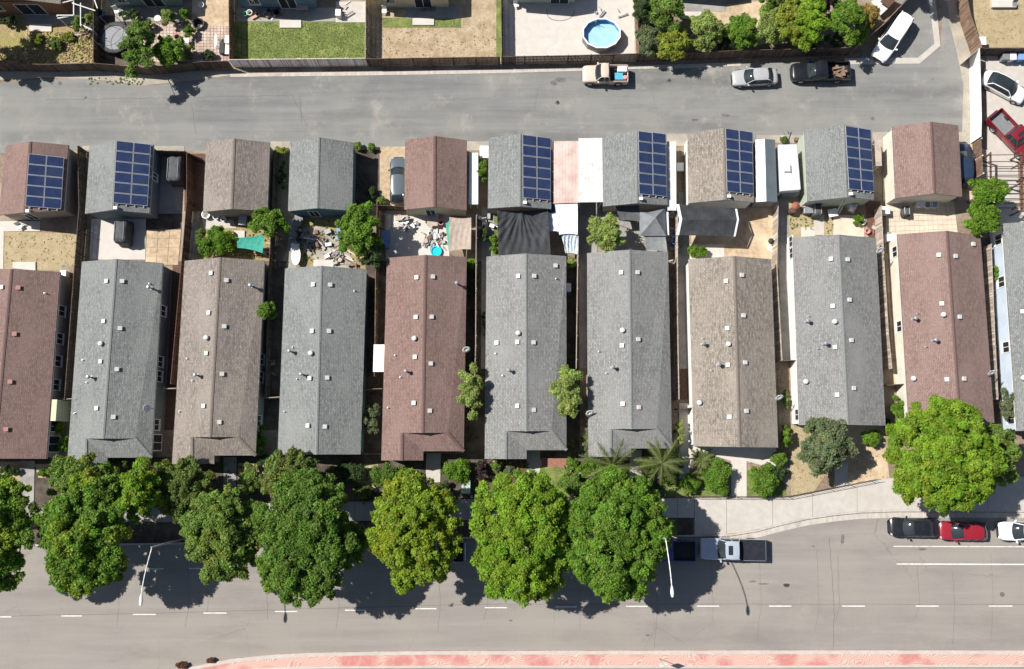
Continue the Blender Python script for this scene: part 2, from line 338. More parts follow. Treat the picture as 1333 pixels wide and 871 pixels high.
strip('street_gutter', [(x, y+1.2) for x, y in KERB[8:]], 'kerb', .5, 0, .03)
# median with stamped pink concrete
def stamped():
    m, N, L, b = principled('stamped_pink', .8, 0, .2)
    vec = N.new('ShaderNodeNewGeometry').outputs['Position']
    nz = N.new('ShaderNodeTexNoise'); nz.inputs['Scale'].default_value = .55; L.new(vec, nz.inputs['Vector'])
    ad = N.new('ShaderNodeVectorMath'); ad.operation = 'MULTIPLY_ADD'; ad.inputs[1].default_value = (2.2, 2.2, 0); L.new(nz.outputs['Color'], ad.inputs[0]); L.new(vec, ad.inputs[2])
    mp = N.new('ShaderNodeMapping'); mp.inputs['Rotation'].default_value = (0, 0, 1.0); L.new(ad.outputs[0], mp.inputs[0])
    w = N.new('ShaderNodeTexWave'); w.inputs['Scale'].default_value = 1.7; w.inputs['Distortion'].default_value = 3.5
    w.inputs['Detail'].default_value = 3; w.inputs['Detail Scale'].default_value = 1.2; L.new(mp.outputs[0], w.inputs['Vector'])
    col = mix(N, L, ramp(N, L, w.outputs['Fac'], .1, .9), (.48, .24, .205), (.59, .44, .37))
    br = N.new('ShaderNodeTexVoronoi'); br.inputs['Scale'].default_value = .36; L.new(ad.outputs[0], br.inputs['Vector'])
    col = mix(N, L, ramp(N, L, br.outputs['Distance'], .50, .26), col, (.46, .19, .17))
    col = mix(N, L, ramp(N, L, tex_noise(N, L, vec, 4, (1, 1, 1), 5), .45, 1.0), col, (.54, .34, .29))
    L.new(col, b.inputs['Base Color']); M['stamped_pink'] = m
stamped()
MED = [(225,874),(245,869),(270,863.5),(300,858),(350,852.8),(400,850),(480,848.3),(560,847.4),(760,847),(1000,846.6),(1200,846.6),(1333,846.8),(1450,847)]
MLO = [(225,885),(260,880),(300,875),(350,871.5),(420,870),(560,869),(760,869),(1000,869),(1200,868),(1333,868),(1450,868)]
b = MB(); q = [P(x, y, .12) for x, y in MED]+[P(x, y, .12) for x, y in MLO[::-1]]
b.slab(q, .12); tag(b.build('median', M['stamped_pink']), kind='structure')
strip('median_kerb', MED, 'concrete', .32, 0, .135); strip('median_kerb', MLO, 'concrete', -.2, 0, .135)
# lane markings
b = MB()
for x0, x1, y in [(-12,15,803),(80,107,801.8),(173,203,799.8),(265,295,798),(358,387,796),(449,477,794.3),(541,568,792.4),(631,660,791),(723,751,790),(815,843,789.3),(907,936,789),(1001,1030,789),(1096,1126,789),(1192,1222,789),(1287,1318,789),(193,213,740.5),(246,266,740)]:
    a, c = P(x0, y), P(x1, y); dy = .05
    b.add([(a.x, a.y-dy, .024), (c.x, c.y-dy, .024), (c.x, c.y+dy, .024), (a.x, a.y+dy, .024)], [(0,1,2,3)])
for (x0, y0, x1, y1, dy) in [(1163,711.2,1400,712,.042),(1167,734.2,1400,735,.06)]:
    a, c = P(x0, y0), P(x1, y1); b.add([(a.x, a.y-dy, .024), (c.x, c.y-dy, .024), (c.x, c.y+dy, .024), (a.x, a.y+dy, .024)], [(0,1,2,3)])
tag(b.build('lane_marking', M['roadpaint']), kind='structure')
b = MB()   # sealed seams in the street
def seam(pts, w=.03, j=.6):
    q = []
    for (x0, y0), (x1, y1) in zip(pts, pts[1:]):
        n = max(2, int(math.hypot(x1-x0, y1-y0)/6))
        q += [(x0+(x1-x0)*k/n+random.uniform(-j, j)*.5, y0+(y1-y0)*k/n+random.uniform(-j, j)*.5) for k in range(n)]
    q.append(pts[-1]); q = [P(x, y, .0195) for x, y in q]; o = offs(q, w*random.uniform(.8, 1.2))
    for i in range(len(q)-1):
        b.add([q[i], q[i+1], Vector((o[i+1].x, o[i+1].y, .0195)), Vector((o[i].x, o[i].y, .0195))], [(0,1,2,3)])
seam([(0,803),(60,801),(160,799.5),(330,795),(500,790),(640,786.5),(900,786.5),(1333,787)])
for x in (152,243,268,345,438,505,570,632,752,853,925,988,1063,1090,1194,1240,1290): seam([(x,712+random.uniform(0,40)),(x+3,788),(x+random.uniform(-3,3),random.uniform(800,845))], .022, 1.0)
seam([(1080,700),(1083,760),(1086,790),(1084,845)], .035, 1.4)
for s in [[(60,130),(200,128),(380,124),(400,165)],[(390,125),(392,160)],[(700,115),(695,150)],[(250,140),(255,175)],[(560,130),(640,128)]]: seam(s, .03, 1.2)
tag(b.build('street_seams', M['tar']), kind='structure')
# stains on the pavement
b = MB()
for x, y, rx, ry in [(721,108,5,3),(730,104,7,4),(67,107,3,3),(78,108,3,3),(1097,702,2.6,8),(1305,774,4,3),(945,150,6,2),(905,156,5,2),(980,757,5,1.4),(993,760,8,1.2),(1136,154,3,3),(1201,715,5,2),(665,808,3,1),(843,827,3,1.2),(1172,70,2,2),(1214,103,1.5,1.5),(1059,711,2,1)]:
    n = 11; b.add([P(x+rx*math.cos(k*6.283/n)*random.uniform(.6, 1.2), y+ry*math.sin(k*6.283/n)*random.uniform(.6, 1.2), .0215) for k in range(n)][::-1], [tuple(range(n))])
tag(b.build('oil_stain', mat('oil', (.10, .095, .09), (.17, .16, .15), 3)), kind='structure')
# --- sidewalk slabs
def SWT(x):   # top edge
    return float(np.interp(x, [-60, 600, 1030, 1147, 1180, 1230, 1280, 1400], [664, 650, 648, 624, 620.5, 619, 620, 621]))
def SWB(x):
    k = float(np.interp(x, [p[0] for p in KERB], [p[1] for p in KERB])) - 2.2
    pl = float(np.interp(x, [-60, 600, 880, 905], [681, 677, 674, 674]))
    return pl if x < 904 else k
root = thing('sidewalk', None, None); root['kind'] = 'structure'
x = -42.0
while x < 1400:
    w = 42 if x < 930 else random.choice([52, 60, 66, 58])
    if x < 904 < x+w: w = 904-x
    x1 = x+w; z = .118+random.uniform(-.008, .008); g_ = .22
    n = 4; xs = [x+g_+(w-2*g_)*i/n for i in range(n+1)]
    b = MB(); b.slab([P(a, SWT(a), z) for a in xs]+[P(a, SWB(a+.01), z) for a in xs[::-1]], .1)
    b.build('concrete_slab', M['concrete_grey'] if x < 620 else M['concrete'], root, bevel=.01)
    if 904 < x < 1290 and False: pass
    x = x1
patch('planting_strip', [(-60,682),(600,677.5),(868,674.5),(868,698),(600,700),(420,703.5),(240,707),(-60,709.5)], 'soil_dark_shade', 1)
patch('tree_well', rect(870,674.5,902,696), 'soil_dark_shade', h=.13)
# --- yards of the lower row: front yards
patch('front_yard', [(-60,598),(620,590),(880,583),(880,648),(600,650),(-60,664)], 'soil_dark_shade', 1)
patch('front_yard', [(1026,553),(1052,553),(1086,600),(1060,640),(1030,646)], 'dry_grass', 2)
patch('front_yard', [(1086,553),(1150,553),(1160,640),(1128,628),(1086,637)], 'dirt_tan', 2)
patch('front_yard', [(0,601),(28,601),(28,632),(0,632)], 'dry_grass', 2)
patch('front_yard', [(45,604),(92,604),(92,622),(50,622)], 'dirt_tan', 2)
patch('front_yard', rect(310,603,350,636), 'dry_grass', 2); patch('front_yard', rect(466,604,492,640), 'dry_grass', 2)
patch('front_yard', rect(636,600,690,625), 'bark_mulch', 2); patch('front_yard', rect(703,598,750,625), 'dirt_tan', 2)
patch('front_yard', rect(705,596,738,612), 'brick', 3)
patch('front_lawn', [(703,608),(740,608),(742,648),(700,648)], 'lawn', 4)
patch('front_lawn', [(860,618),(884,622),(905,645),(866,647)], 'lawn', 2)
patch('front_lawn', [(893,612),(930,612),(952,640),(950,647),(900,645)], 'lawn', 3)
patch('front_lawn', [(969,612),(1000,612),(1022,630),(1024,647),(970,645)], 'lawn', 3)
def slabpath(pts, m='concrete', z=.05, name='walkway'):
    z += .03; b = MB(); b.slab([P(x, y, z) for x, y in pts], .05); return tag(b.build(name, M[m]), kind='structure')
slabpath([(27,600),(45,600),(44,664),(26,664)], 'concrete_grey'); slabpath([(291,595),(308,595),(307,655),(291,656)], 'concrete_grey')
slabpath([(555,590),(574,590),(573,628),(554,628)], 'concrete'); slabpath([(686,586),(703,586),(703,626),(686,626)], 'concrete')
slabpath([(820,586),(835,586),(835,632),(820,634)], 'concrete_white'); slabpath([(1087,600),(1104,604),(1104,632),(1087,636)], 'concrete')
slabpath([(884,525),(897,525),(903,581),(1010,583),(1012,600),(1008,611),(972,600),(972,648),(952,648),(952,600),(925,592),(900,600),(896,622),(884,624)], 'concrete_white')
# --- side yards and back yards
patch('back_yard', [(0,301),(101,304),(100,350),(98,352),(0,350)], 'dry_grass', 2)
patch('back_yard', [(80,345),(106,345),(92,598),(66,598)], 'soil', 2)
slabpath([(0,288),(52,288),(52,301),(5,301),(4,350),(-3,350),(-3,288)], 'concrete_white', .03, 'patio')
slabpath([(119,285),(190,285),(189,338),(117,338)], 'concrete_white', .03, 'patio')
slabpath([(207,200),(240,200),(235,278),(206,278)], 'concrete_grey', .03, 'patio')
patch('side_yard', rect(240,200,268,275), 'bark_mulch', 2)
patch('back_yard', rect(190,278,236,300), 'soil_dark_shade', 2)
patch('back_yard', [(262,290),(352,290),(352,345),(258,340)], 'weeds', 2)
slabpath([(264,284),(303,286),(308,297),(264,298)], 'concrete', .03, 'patio')
patch('side_yard', [(225,340),(243,340),(226,560),(214,560)], 'bark_mulch', 2)
slabpath([(238,290),(258,290),(252,340),(236,340)], 'concrete_grey', .03, 'patio')
patch('side_yard', [(344,340),(372,340),(362,560),(335,560)], 'soil_dark_shade', 2)
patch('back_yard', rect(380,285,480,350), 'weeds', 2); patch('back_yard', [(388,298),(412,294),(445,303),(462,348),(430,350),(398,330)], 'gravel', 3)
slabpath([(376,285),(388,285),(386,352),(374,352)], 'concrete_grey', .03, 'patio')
patch('side_yard', [(476,340),(504,340),(500,590),(468,590)], 'soil_dark_shade', 2)
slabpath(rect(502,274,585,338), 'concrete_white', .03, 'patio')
patch('driveway', rect(488,191,530,272), 'dirt_tan', 2); patch('side_yard', rect(462,195,494,270), 'soil_dark_shade', 3)
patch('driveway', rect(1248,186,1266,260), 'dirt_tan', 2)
patch('side_yard', [(606,340),(634,340),(632,600),(602,600)], 'soil_dark_shade', 2)
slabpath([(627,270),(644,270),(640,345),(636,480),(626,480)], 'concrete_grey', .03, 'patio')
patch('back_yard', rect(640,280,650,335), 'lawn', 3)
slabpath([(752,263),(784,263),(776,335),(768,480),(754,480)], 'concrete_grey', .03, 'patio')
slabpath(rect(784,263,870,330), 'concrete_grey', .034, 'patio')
patch('side_yard', [(736,340),(755,340),(755,600),(736,600)], 'soil_dark_shade', 2)
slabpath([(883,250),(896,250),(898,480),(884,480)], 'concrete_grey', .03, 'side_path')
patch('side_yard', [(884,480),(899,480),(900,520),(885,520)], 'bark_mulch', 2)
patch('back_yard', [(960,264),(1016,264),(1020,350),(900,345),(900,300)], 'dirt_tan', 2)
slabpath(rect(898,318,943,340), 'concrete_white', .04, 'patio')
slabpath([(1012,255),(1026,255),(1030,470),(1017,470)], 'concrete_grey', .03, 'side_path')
patch('side_yard', [(1012,470),(1042,470),(1046,553),(1014,553)], 'soil', 2)
patch('back_yard', rect(1024,262,1062,310), 'dry_grass', 2); patch('back_yard', rect(1070,285,1086,308), 'dry_grass', 2)
slabpath(rect(1085,280,1125,308), 'paver', .03, 'patio'); slabpath(rect(1060,279,1073,306), 'concrete', .035, 'patio')
slabpath(rect(1043,296,1061,310), 'concrete_white', .03, 'patio')
patch('side_yard', [(1126,262),(1146,262),(1152,345),(1134,345)], 'bark_mulch', 2)
patch('side_yard', [(1152,330),(1170,330),(1180,500),(1164,500)], 'dirt_tan', 2)
patch('side_yard', [(1276,310),(1300,310),(1312,560),(1290,560)], 'soil_dark_shade', 2)
slabpath([(1148,190),(1163,190),(1163,262),(1150,262)], 'gravel', .03, 'side_path')
for r in [(107,190,118,196),(200,190,240,200),(352,184,378,194),(608,184,637,196),(868,174,896,190),(985,176,1048,186),(1136,172,1162,192),(1247,172,1264,186)]:
    patch('alley_apron', rect(*r), 'gravel', 3)
def pavers(name, pts, nx, ny, m, z=.06, gap=.06, jit=.0, kind='stuff'):
    b = MB(); A, B_, C_, D = pts
    def uv(u, v): return (A[0]*(1-u)*(1-v)+B_[0]*u*(1-v)+C_[0]*u*v+D[0]*(1-u)*v, A[1]*(1-u)*(1-v)+B_[1]*u*(1-v)+C_[1]*u*v+D[1]*(1-u)*v)
    for i in range(nx):
        for j in range(ny):
            zz = z+random.uniform(-.006, .006); e = gap/2
            b.slab([P(*uv((i+a)/nx, (j+c)/ny), zz) for a, c in ((e, e), (1-e, e), (1-e, 1-e), (e, 1-e))], .05)
    bb = MB(); bb.slab([P(x, y, z-.03) for x, y in pts], z-.035)
    root = thing(name, None, None, P(*uv(.5, .5))); root['kind'] = 'structure'
    tag(b.build('paver_field', M[m], root), kind='stuff'); bb.build('mortar_bed', M['grout'], root)
    return root
pavers('paved_patio', [(1152,262),(1242,262),(1247,304),(1154,308)], 15, 7, 'paver')
pavers('paved_patio', [(191,299),(236,299),(232,345),(189,345)], 3, 4, 'dirt_tan', gap=.03)
pavers('paved_patio', [(186,30),(300,34),(300,80),(186,82)], 26, 12, 'paver_pink', gap=.16)
# --- upper lots
patch('back_yard', [(-60,22),(122,22),(122,84),(-60,84)], 'weeds', 2)
patch('back_yard', rect(122,20,188,84), 'soil_dark_shade', 2)
slabpath([(30,19),(97,19),(97,31),(30,31)], 'concrete_grey', .03, 'patio'); slabpath(rect(150,9,240,28), 'concrete_grey', .03, 'patio')
patch('back_yard', rect(250,0,300,34), 'dirt_tan', 2)
slabpath(rect(307,10,440,28), 'concrete_grey', .03, 'patio'); slabpath(rect(437,2,477,29), 'concrete', .035, 'patio')
patch('lawn', rect(304,28,478,82), 'lawn', 2); patch('back_yard', [(480,0),(653,0),(653,80),(480,80)], 'straw', 2)
patch('lawn', rect(498,23,600,36), 'lawn', 3); patch('lawn', rect(646,0,652,74), 'lawn', 3)
slabpath(rect(528,8,598,24), 'concrete_grey', .03, 'patio')
slabpath(rect(655,0,826,80), 'concrete_white', .03, 'patio'); patch('planting_bed', rect(825,12,832,74), 'paver_pink', 4)
patch('back_yard', [(832,0),(1165,0),(1140,66),(832,74)], 'soil', 2); patch('back_yard', [(925,8),(1000,0),(1010,55),(940,66),(920,30)], 'dirt_tan', 3)
slabpath([(880,-10),(945,-10),(945,15),(880,15)], 'concrete_grey', .03, 'patio')
patch('back_yard', [(1262,-30),(1450,-30),(1450,62),(1280,62),(1264,20)], 'dry_grass', 2)
slabpath([(1284,66),(1450,66),(1450,560),(1310,560),(1300,300),(1284,285)], 'concrete', .03, 'driveway')
STEP = [((38,31,67,41), 'white concrete step below the sliding door of the rust house'), ((364,26,392,36), 'white concrete step at the edge of the green lawn'),
        ((537,23.5,565,32.5), 'white concrete step at the edge of the straw coloured lawn'), ((885,15,914,24.5), 'white concrete step beside the fruit trees near the top edge'),
        ((16.5,341,46,352), 'white concrete step behind the leftmost maroon house'), ((408,338,434,349), 'white concrete step beside the white oval table'),
        ((304,300,318.5,309.5), 'small white concrete step above the teal tarp'), ((660,-3,668,1), 'x')]
for (x0, y0, x1, y1), lab in STEP[:-1]:
    b = MB(); b.slab([P(x0, y0, .16), P(x1, y0, .16), P(x1, y1, .16), P(x0, y1, .16)], .16)
    tag(b.build('concrete_step', M['concrete_white'], bevel=.015), lab, 'step', 'concrete steps behind the houses')
# ================================================================ BUILDINGS
def insetpoly(c, d):
    ctr = sum(c, Vector((0, 0, 0)))/len(c); out = []
    for p in c:
        q = p.copy(); q.x += d if p.x < ctr.x else -d; q.y += d if p.y < ctr.y else -d; out.append(q)
    return out
VENT = MB(); VENT.box(-.165, .165, -.165, .165, -.1, .14); VENT.box(-.2, .2, -.2, .2, .12, .18)
TURB = MB(); TURB.lathe((0, 0, -.1), [(.16, 0), (.16, .22), (.23, .24), (.26, .36), (.2, .48), (0, .54)], 12)
FLUE = MB(); FLUE.lathe((0, 0, -.1), [(.17, 0), (.17, .12), (.09, .14), (.09, .8), (.2, .8), (.2, .9), (.1, .99), (0, 1.0)], 10)
PIPE = MB(); PIPE.lathe((0, 0, -.1), [(.13, 0), (.12, .13), (.05, .15), (.05, .38), (0, .38)], 8)
VMESH = {}
def vmesh(k, b, m): VMESH[k] = b.mesh(k, M[m])
vmesh('roof_vent', VENT, 'white_metal'); vmesh('turbine_vent', TURB, 'white_metal'); vmesh('flue_pipe', FLUE, 'galv'); vmesh('plumbing_pipe', PIPE, 'galv')
M['vent_red'] = mat('vent_red', (.50, .26, .25), rough=.5); VR = VENT.mesh('roof_vent_red', M['vent_red'])
def dish(root, p, az=0):
    d = MB(); d.tube(p, p+Vector((0, 0, .55)), .03); d.tube(p+Vector((0, 0, .55)), p+Vector((math.cos(az)*.35, math.sin(az)*.35, .6)), .03)
    o = d.build('dish_arm', M['galv'], root)
    d = MB(); ax = Vector((math.cos(az), math.sin(az), .75)).normalized(); u = ax.orthogonal().normalized(); v = ax.cross(u); c = p+Vector((math.cos(az)*.2, math.sin(az)*.2, .68))
    n = 18; rings = [(0, 0), (.22, .02), (.42, .075), (.43, .06), (.22, -.005), (0, -.02)]
    vs = [c+(u*math.cos(k*6.2832/n)*r+v*math.sin(k*6.2832/n)*r*.85)+ax*h for r, h in rings for k in range(n)]
    d.add(vs, [(j*n+k, j*n+(k+1) % n, (j+1)*n+(k+1) % n, (j+1)*n+k) for j in range(5) for k in range(n)])
    d.build('satellite_dish', M['white'], root, smooth=True)
def window_on(root, a, b, t, z0, z1, w, out, name='window', fm='trim_white'):
    """window in the wall running a->b at fraction t; out = outward unit vector"""
    p = a.lerp(b, t); d = (b-a).normalized(); m = MB()
    def q(s, z, o): v = p+d*s+out*o; return Vector((v.x, v.y, z))
    e = .07
    for s0, s1, zz0, zz1 in ((-w/2-e, -w/2, z0-e, z1+e), (w/2, w/2+e, z0-e, z1+e), (-w/2, w/2, z0-e, z0), (-w/2, w/2, z1, z1+e), (-.025, .025, z0, z1)):
        m.slab([q(s0, zz0, .06), q(s1, zz0, .06), q(s1, zz1, .06), q(s0, zz1, .06)], d=-out*.1)
    fr = m.build(name, M[fm], root)
    m = MB(); m.add([tuple(x-root.location) for x in (q(-w/2, z0, .02), q(w/2, z0, .02), q(w/2, z1, .02), q(-w/2, z1, .02))], [(0,1,2,3)])
    m.build('pane', M['glass'], fr, local=True)
    if name == 'window':
        m = MB(); m.slab([tuple_sub(x, root) for x in (q(-w/2-.12, z0-.1, .14), q(w/2+.12, z0-.1, .14), q(w/2+.12, z0-.1, -.02), q(-w/2-.12, z0-.1, -.02))], .05)
        m.build('sill', M[fm], fr, local=True)
def tuple_sub(x, root): return Vector(x)-Vector(root.location)
def gable(name, label, cat, group, TL, TR, BR, BL, rT, rB, sh, wall, ridge, ze=2.6, zr=4.0, dutch=None, trim='trim_white', ov=.16, fasc=None):
    tl, tr, br, bl = [P(x, y, ze) for x, y in (TL, TR, BR, BL)]; rt, rb = P(*rT, zr), P(*rB, zr)
    ctr = (tl+tr+br+bl)/4; root = thing(name, label, cat, (ctr.x, ctr.y, 0), 0, group)
    roof = MB()
    if not dutch:
        roof.slab([bl, tl, rt, rb], .14); roof.slab([tr, br, rb, rt], .14)
        rr = [(rt, rb)]
    else:
        yD, x2, xH, yB, xI, yP = dutch    # break line y, front ridge x, hip end x, front eave y, inner corner x, porch eave y
        W_ = (bl, tl, rt); E_ = (tr, br, rt)
        rD = PP(rB[0], yD, *W_); rD.z = zr; A = PP(x2, yD, *W_); A2 = PP(x2-.4, yB, *W_); A2.z = A.z
        hH = PP(xH, yD, *E_); hH.z = A.z
        I = P(xI, yP, ze); I2 = P(xI, yB, ze)
        roof.slab([bl, tl, rt, rD, A, A2], .14)
        roof.slab([tr, br, hH, rD, rt], .14)
        roof.slab([A, I, I2, A2], .14); roof.slab([A, hH, br, I], .14)
        gw = MB(); gw.slab([A+Vector((0, .12, -.02)), hH+Vector((0, .12, -.02)), rD+Vector((0, .12, -.16))], d=Vector((0, .08, 0))); gw.build('gable_vent', M['black'], root)
        rr = [(rt, rD), (A, A2), (hH, br)]
    ro = roof.build('roof', M[sh], root)
    for a, c in rr:
        m = MB(); n = max(2, int((c-a).length/.33)); d = (c-a); sd = Vector((d.y, -d.x, 0)).normalized()*.15
        for k in range(n):
            p, q = a+d*(k/n), a+d*((k+1.06)/n); up0, up1 = Vector((0, 0, .022)), Vector((0, 0, .038))
            dn = Vector((0, 0, .045 if dutch is None or a is rt else .03))
            m.add([p+sd+up0-dn, q+sd+up1-dn, q+up1, p+up0, p-sd+up0-dn, q-sd+up1-dn], [(0,1,2,3),(3,2,5,4)])
        m.build('ridge_cap', M[ridge], root)
    # fascia and walls
    f = MB(); dz = Vector((0, 0, -.15))
    def fb(a, c, o):
        f.slab([a-o*.07+dz, c-o*.07+dz, c-o*.04+dz, a-o*.04+dz], .16)
    E, Wd = Vector((1, 0, 0)), Vector((-1, 0, 0))
    fb(tl, bl if not dutch else bl, Wd); fb(tr, br, E)
    for a, c, s in ((tl, rt, 1), (rt, tr, 1)) + (() if dutch else ((bl, rb, -1), (rb, br, -1))): fb(a, c, Vector((0, s, 0)))
    f.build('fascia', M[fasc or trim], root)
    c = insetpoly([tl, tr, br, bl], ov); top = [Vector((p.x, p.y, ze-.02)) for p in c]
    if dutch:
        yb = I.y+.5; top = [top[0], top[1], Vector((top[2].x, yb, ze-.02)), Vector((I2.x-.4, yb, ze-.02)), Vector((I2.x-.4, top[3].y+.0, ze-.02)), top[3]]
    w = MB(); w.slab(top, ze-.03)
    w.slab([top[0]+Vector((0, -.1, 0)), top[1]+Vector((0, -.1, 0)), Vector((rt.x, top[0].y-.1, zr-.3))], d=Vector((0, .1, 0)))
    if not dutch: w.slab([top[-1]+Vector((0, .1, 0)), top[2]+Vector((0, .1, 0)), Vector((rb.x, top[2].y+.1, zr-.3))], d=Vector((0, -.1, 0)))
    w.build('wall', M[wall], root)
    root['_e'] = 1; del root['_e']
    G = dict(root=root, tl=tl, tr=tr, br=br, bl=bl, rt=rt, rb=rb, wc=c, ze=ze)
    return G
def put(G, kind, pts, east, mesh=None):
    pl = (G['tr'], G['br'], G['rt']) if east else (G['bl'], G['tl'], G['rt'])
    n = (pl[1]-pl[0]).cross(pl[2]-pl[0]); n = n if n.z > 0 else -n; n.normalize()
    for x, y in pts:
        p = PP(x, y, *pl)-G['root'].location
        if kind == 'roof_vent': R = Vector((0, 0, 1)).rotation_difference(n).to_matrix().to_4x4()
        else: R = Matrix.Rotation(random.uniform(0, 3), 4, 'Z')
        inst(mesh or VMESH[kind], kind, G['root'], Matrix.Translation(p) @ R)
def ewin(G, ys, z0=1.0, z1=2.05, w=1.0, side='e', name='window'):
    a, c = (G['wc'][1], G['wc'][2]) if side == 'e' else (G['wc'][0], G['wc'][3])
    ya, yb = (G['tr'], G['br'])
    for y in ys:
        wy = P(700, y, 1.5).y; t = (wy-a.y)/(c.y-a.y); window_on(G['root'], a, c, t, z0, z1, w, Vector((1 if side == 'e' else -1, 0, 0)), name)
HG = 'long narrow houses in the row along the street'
def hs(label, **k): return gable('house', label, 'house', HG, **k)
H1 = hs('leftmost maroon roofed house with taupe side wall and reddish vents', TL=(-30,350), TR=(78.3,353.8), BR=(60,597.3), BL=(-52,597), rT=(14.7,350), rB=(-8,597), sh='sh_maroon', wall='stucco_taupe', ridge='ridge_maroon')
put(H1, 'roof_vent', [(3.7,374)], False); put(H1, 'roof_vent', [(23.9,374.7),(19,434.8),(13.3,497),(8,558.8)], True, VR); put(H1, 'plumbing_pipe', [(59.2,382)], True)
ewin(H1, [405,441,470,501]); ewin(H1, [555], .9, 2.0, 1.0); ewin(H1, [578], .1, 2.1, 1.5, name='door')
b = MB(); a_, c_ = H1['wc'][1], H1['wc'][2]; y0, y1 = P(60, 522, 0).y, P(60, 549, 0).y; t0 = (y0-a_.y)/(c_.y-a_.y); t1 = (y1-a_.y)/(c_.y-a_.y)
p0, p1 = a_.lerp(c_, t0), a_.lerp(c_, t1); b.slab([Vector((p0.x-.1, p0.y, 2.5)), Vector((p0.x+.75, p0.y, 2.5)), Vector((p1.x+.75, p1.y, 2.5)), Vector((p1.x-.1, p1.y, 2.5))], 2.49)
b.build('bay_wall', M['stucco_yellow'], H1['root'])
H2 = hs('long grey roofed house with blue grey side wall, second from the left edge', TL=(106.5,340.7), TR=(212,342.5), BR=(197,595.8), BL=(87,607), rT=(150.7,337), rB=(134,571), sh='sh_grey', wall='stucco_bluegrey', ridge='ridge_grey', dutch=(571,111.3,176.7,607,140,595.8))
put(H2, 'roof_vent', [(139.7,366.2),(136,418.2),(132,470.6),(127,531.5)], False); put(H2, 'roof_vent', [(159,366.2),(156.3,427.4),(152.2,480.7),(147.6,542.8)], True)
put(H2, 'turbine_vent', [(132.4,447.6)], False); put(H2, 'flue_pipe', [(119.4,491.3)], False); put(H2, 'flue_pipe', [(197.2,375.4)], True); put(H2, 'plumbing_pipe', [(108.5,469),(113.6,498),(98,538.2)], False); put(H2, 'plumbing_pipe', [(194.9,369.5)], True)
ewin(H2, [405,471,490,553]); ewin(H2, [576], .1, 2.1, 1.5, name='door')
H3 = hs('long mottled brown roofed house between two grey roofed houses', TL=(240.2,339.6), TR=(344.6,339.2), BR=(332.6,593), BL=(223.8,604), rT=(286,335), rB=(273,569), sh='sh_brown', wall='stucco_taupe', ridge='ridge_brown', dutch=(569,249.5,310,604,279,593))
put(H3, 'roof_vent', [(275.7,355.7),(272.5,407.3),(269.5,460),(265.9,528.5)], False); put(H3, 'roof_vent', [(294.6,365),(291.8,425),(288.8,486.8),(285.3,549.6)], True)
put(H3, 'turbine_vent', [(269.5,440)], False); put(H3, 'flue_pipe', [(257.4,488.8)], False); put(H3, 'flue_pipe', [(328.5,373)], True); put(H3, 'plumbing_pipe', [(244,467),(251,495.7),(234,535.9)], False)
ewin(H3, [468,491,548])
H4 = hs('grey roofed house with plain gable beside the white oval table', TL=(371,349.5), TR=(477.3,351), BR=(469.4,591.6), BL=(361.3,591.6), rT=(418,346), rB=(411.4,591.6), sh='sh_grey', wall='stucco_teal', ridge='ridge_grey')
put(H4, 'roof_vent', [(408.4,370.6),(407,431),(404,492.5),(401.5,554)], False); put(H4, 'roof_vent', [(429.5,370.9),(427.9,431),(425.6,491.8),(422.6,555.4)], True)
put(H4, 'turbine_vent', [(405,460)], False); put(H4, 'flue_pipe', [(379,457.8),(394.2,487.7)], False); put(H4, 'plumbing_pipe', [(381.3,452.3),(387,493.6),(370.5,536)], False); put(H4, 'plumbing_pipe', [(461.6,378.7)], True)
H5 = hs('maroon roofed house left of centre with a white awning on its left side', TL=(503.6,335.7), TR=(607.6,334.6), BR=(603.8,587.4), BL=(496.3,599.4), rT=(554,331.8), rB=(550.3,563.5), sh='sh_maroon', wall='stucco_taupe', ridge='ridge_maroon', dutch=(563.5,523.3,583,599.4,551,587.4))
put(H5, 'roof_vent', [(543,361.4),(542,413),(540.8,464.7),(539.4,524.6)], False); put(H5, 'roof_vent', [(563,360.3),(561.4,412.6),(560.3,473.4),(559,534.7)], True)
put(H5, 'turbine_vent', [(539.6,440.9)], False); put(H5, 'flue_pipe', [(529.3,483.8)], False); put(H5, 'flue_pipe', [(595,370)], True); put(H5, 'plumbing_pipe', [(514.6,462.7),(521.5,491.4),(505.3,531)], False)
H6 = hs('grey roofed house below the black shade cloth', TL=(633.3,334), TR=(737.3,333.4), BR=(737.4,586), BL=(630.8,597.5), rT=(684.5,330), rB=(685,561.3), sh='sh_grey_neutral', wall='stucco_taupe', ridge='ridge_grey', dutch=(561.3,658.4,718,597.5,685.6,586))
put(H6, 'roof_vent', [(675,359.8),(674,445.4),(673.9,528.5),(647,446.4)], False); put(H6, 'roof_vent', [(694.8,359.4),(694,445.9),(694.3,533.6),(722.6,346)], True)
put(H6, 'turbine_vent', [(674.4,434)], False); put(H6, 'flue_pipe', [(662.4,482.6)], False); put(H6, 'plumbing_pipe', [(645.4,460.4),(654.6,489)], False); put(H6, 'plumbing_pipe', [(724,362.8)], True)
H7 = hs('grey roofed house behind the two palms', TL=(764.3,329.5), TR=(869.8,328.4), BR=(874.9,584), BL=(765.8,594.7), rT=(819.3,325), rB=(821.9,558.5), sh='sh_grey_neutral', wall='stucco_taupe', ridge='ridge_grey', dutch=(558.5,794.9,855,594.7,821.5,584))
put(H7, 'roof_vent', [(808.8,355),(810,450),(811,525.8)], False); put(H7, 'roof_vent', [(829.3,354.8),(830.2,441.8),(831,530.3)], True)
put(H7, 'turbine_vent', [(810,430.3)], False); put(H7, 'flue_pipe', [(796.9,478.7)], False); put(H7, 'plumbing_pipe', [(779.7,457.8),(789.5,486)], False)
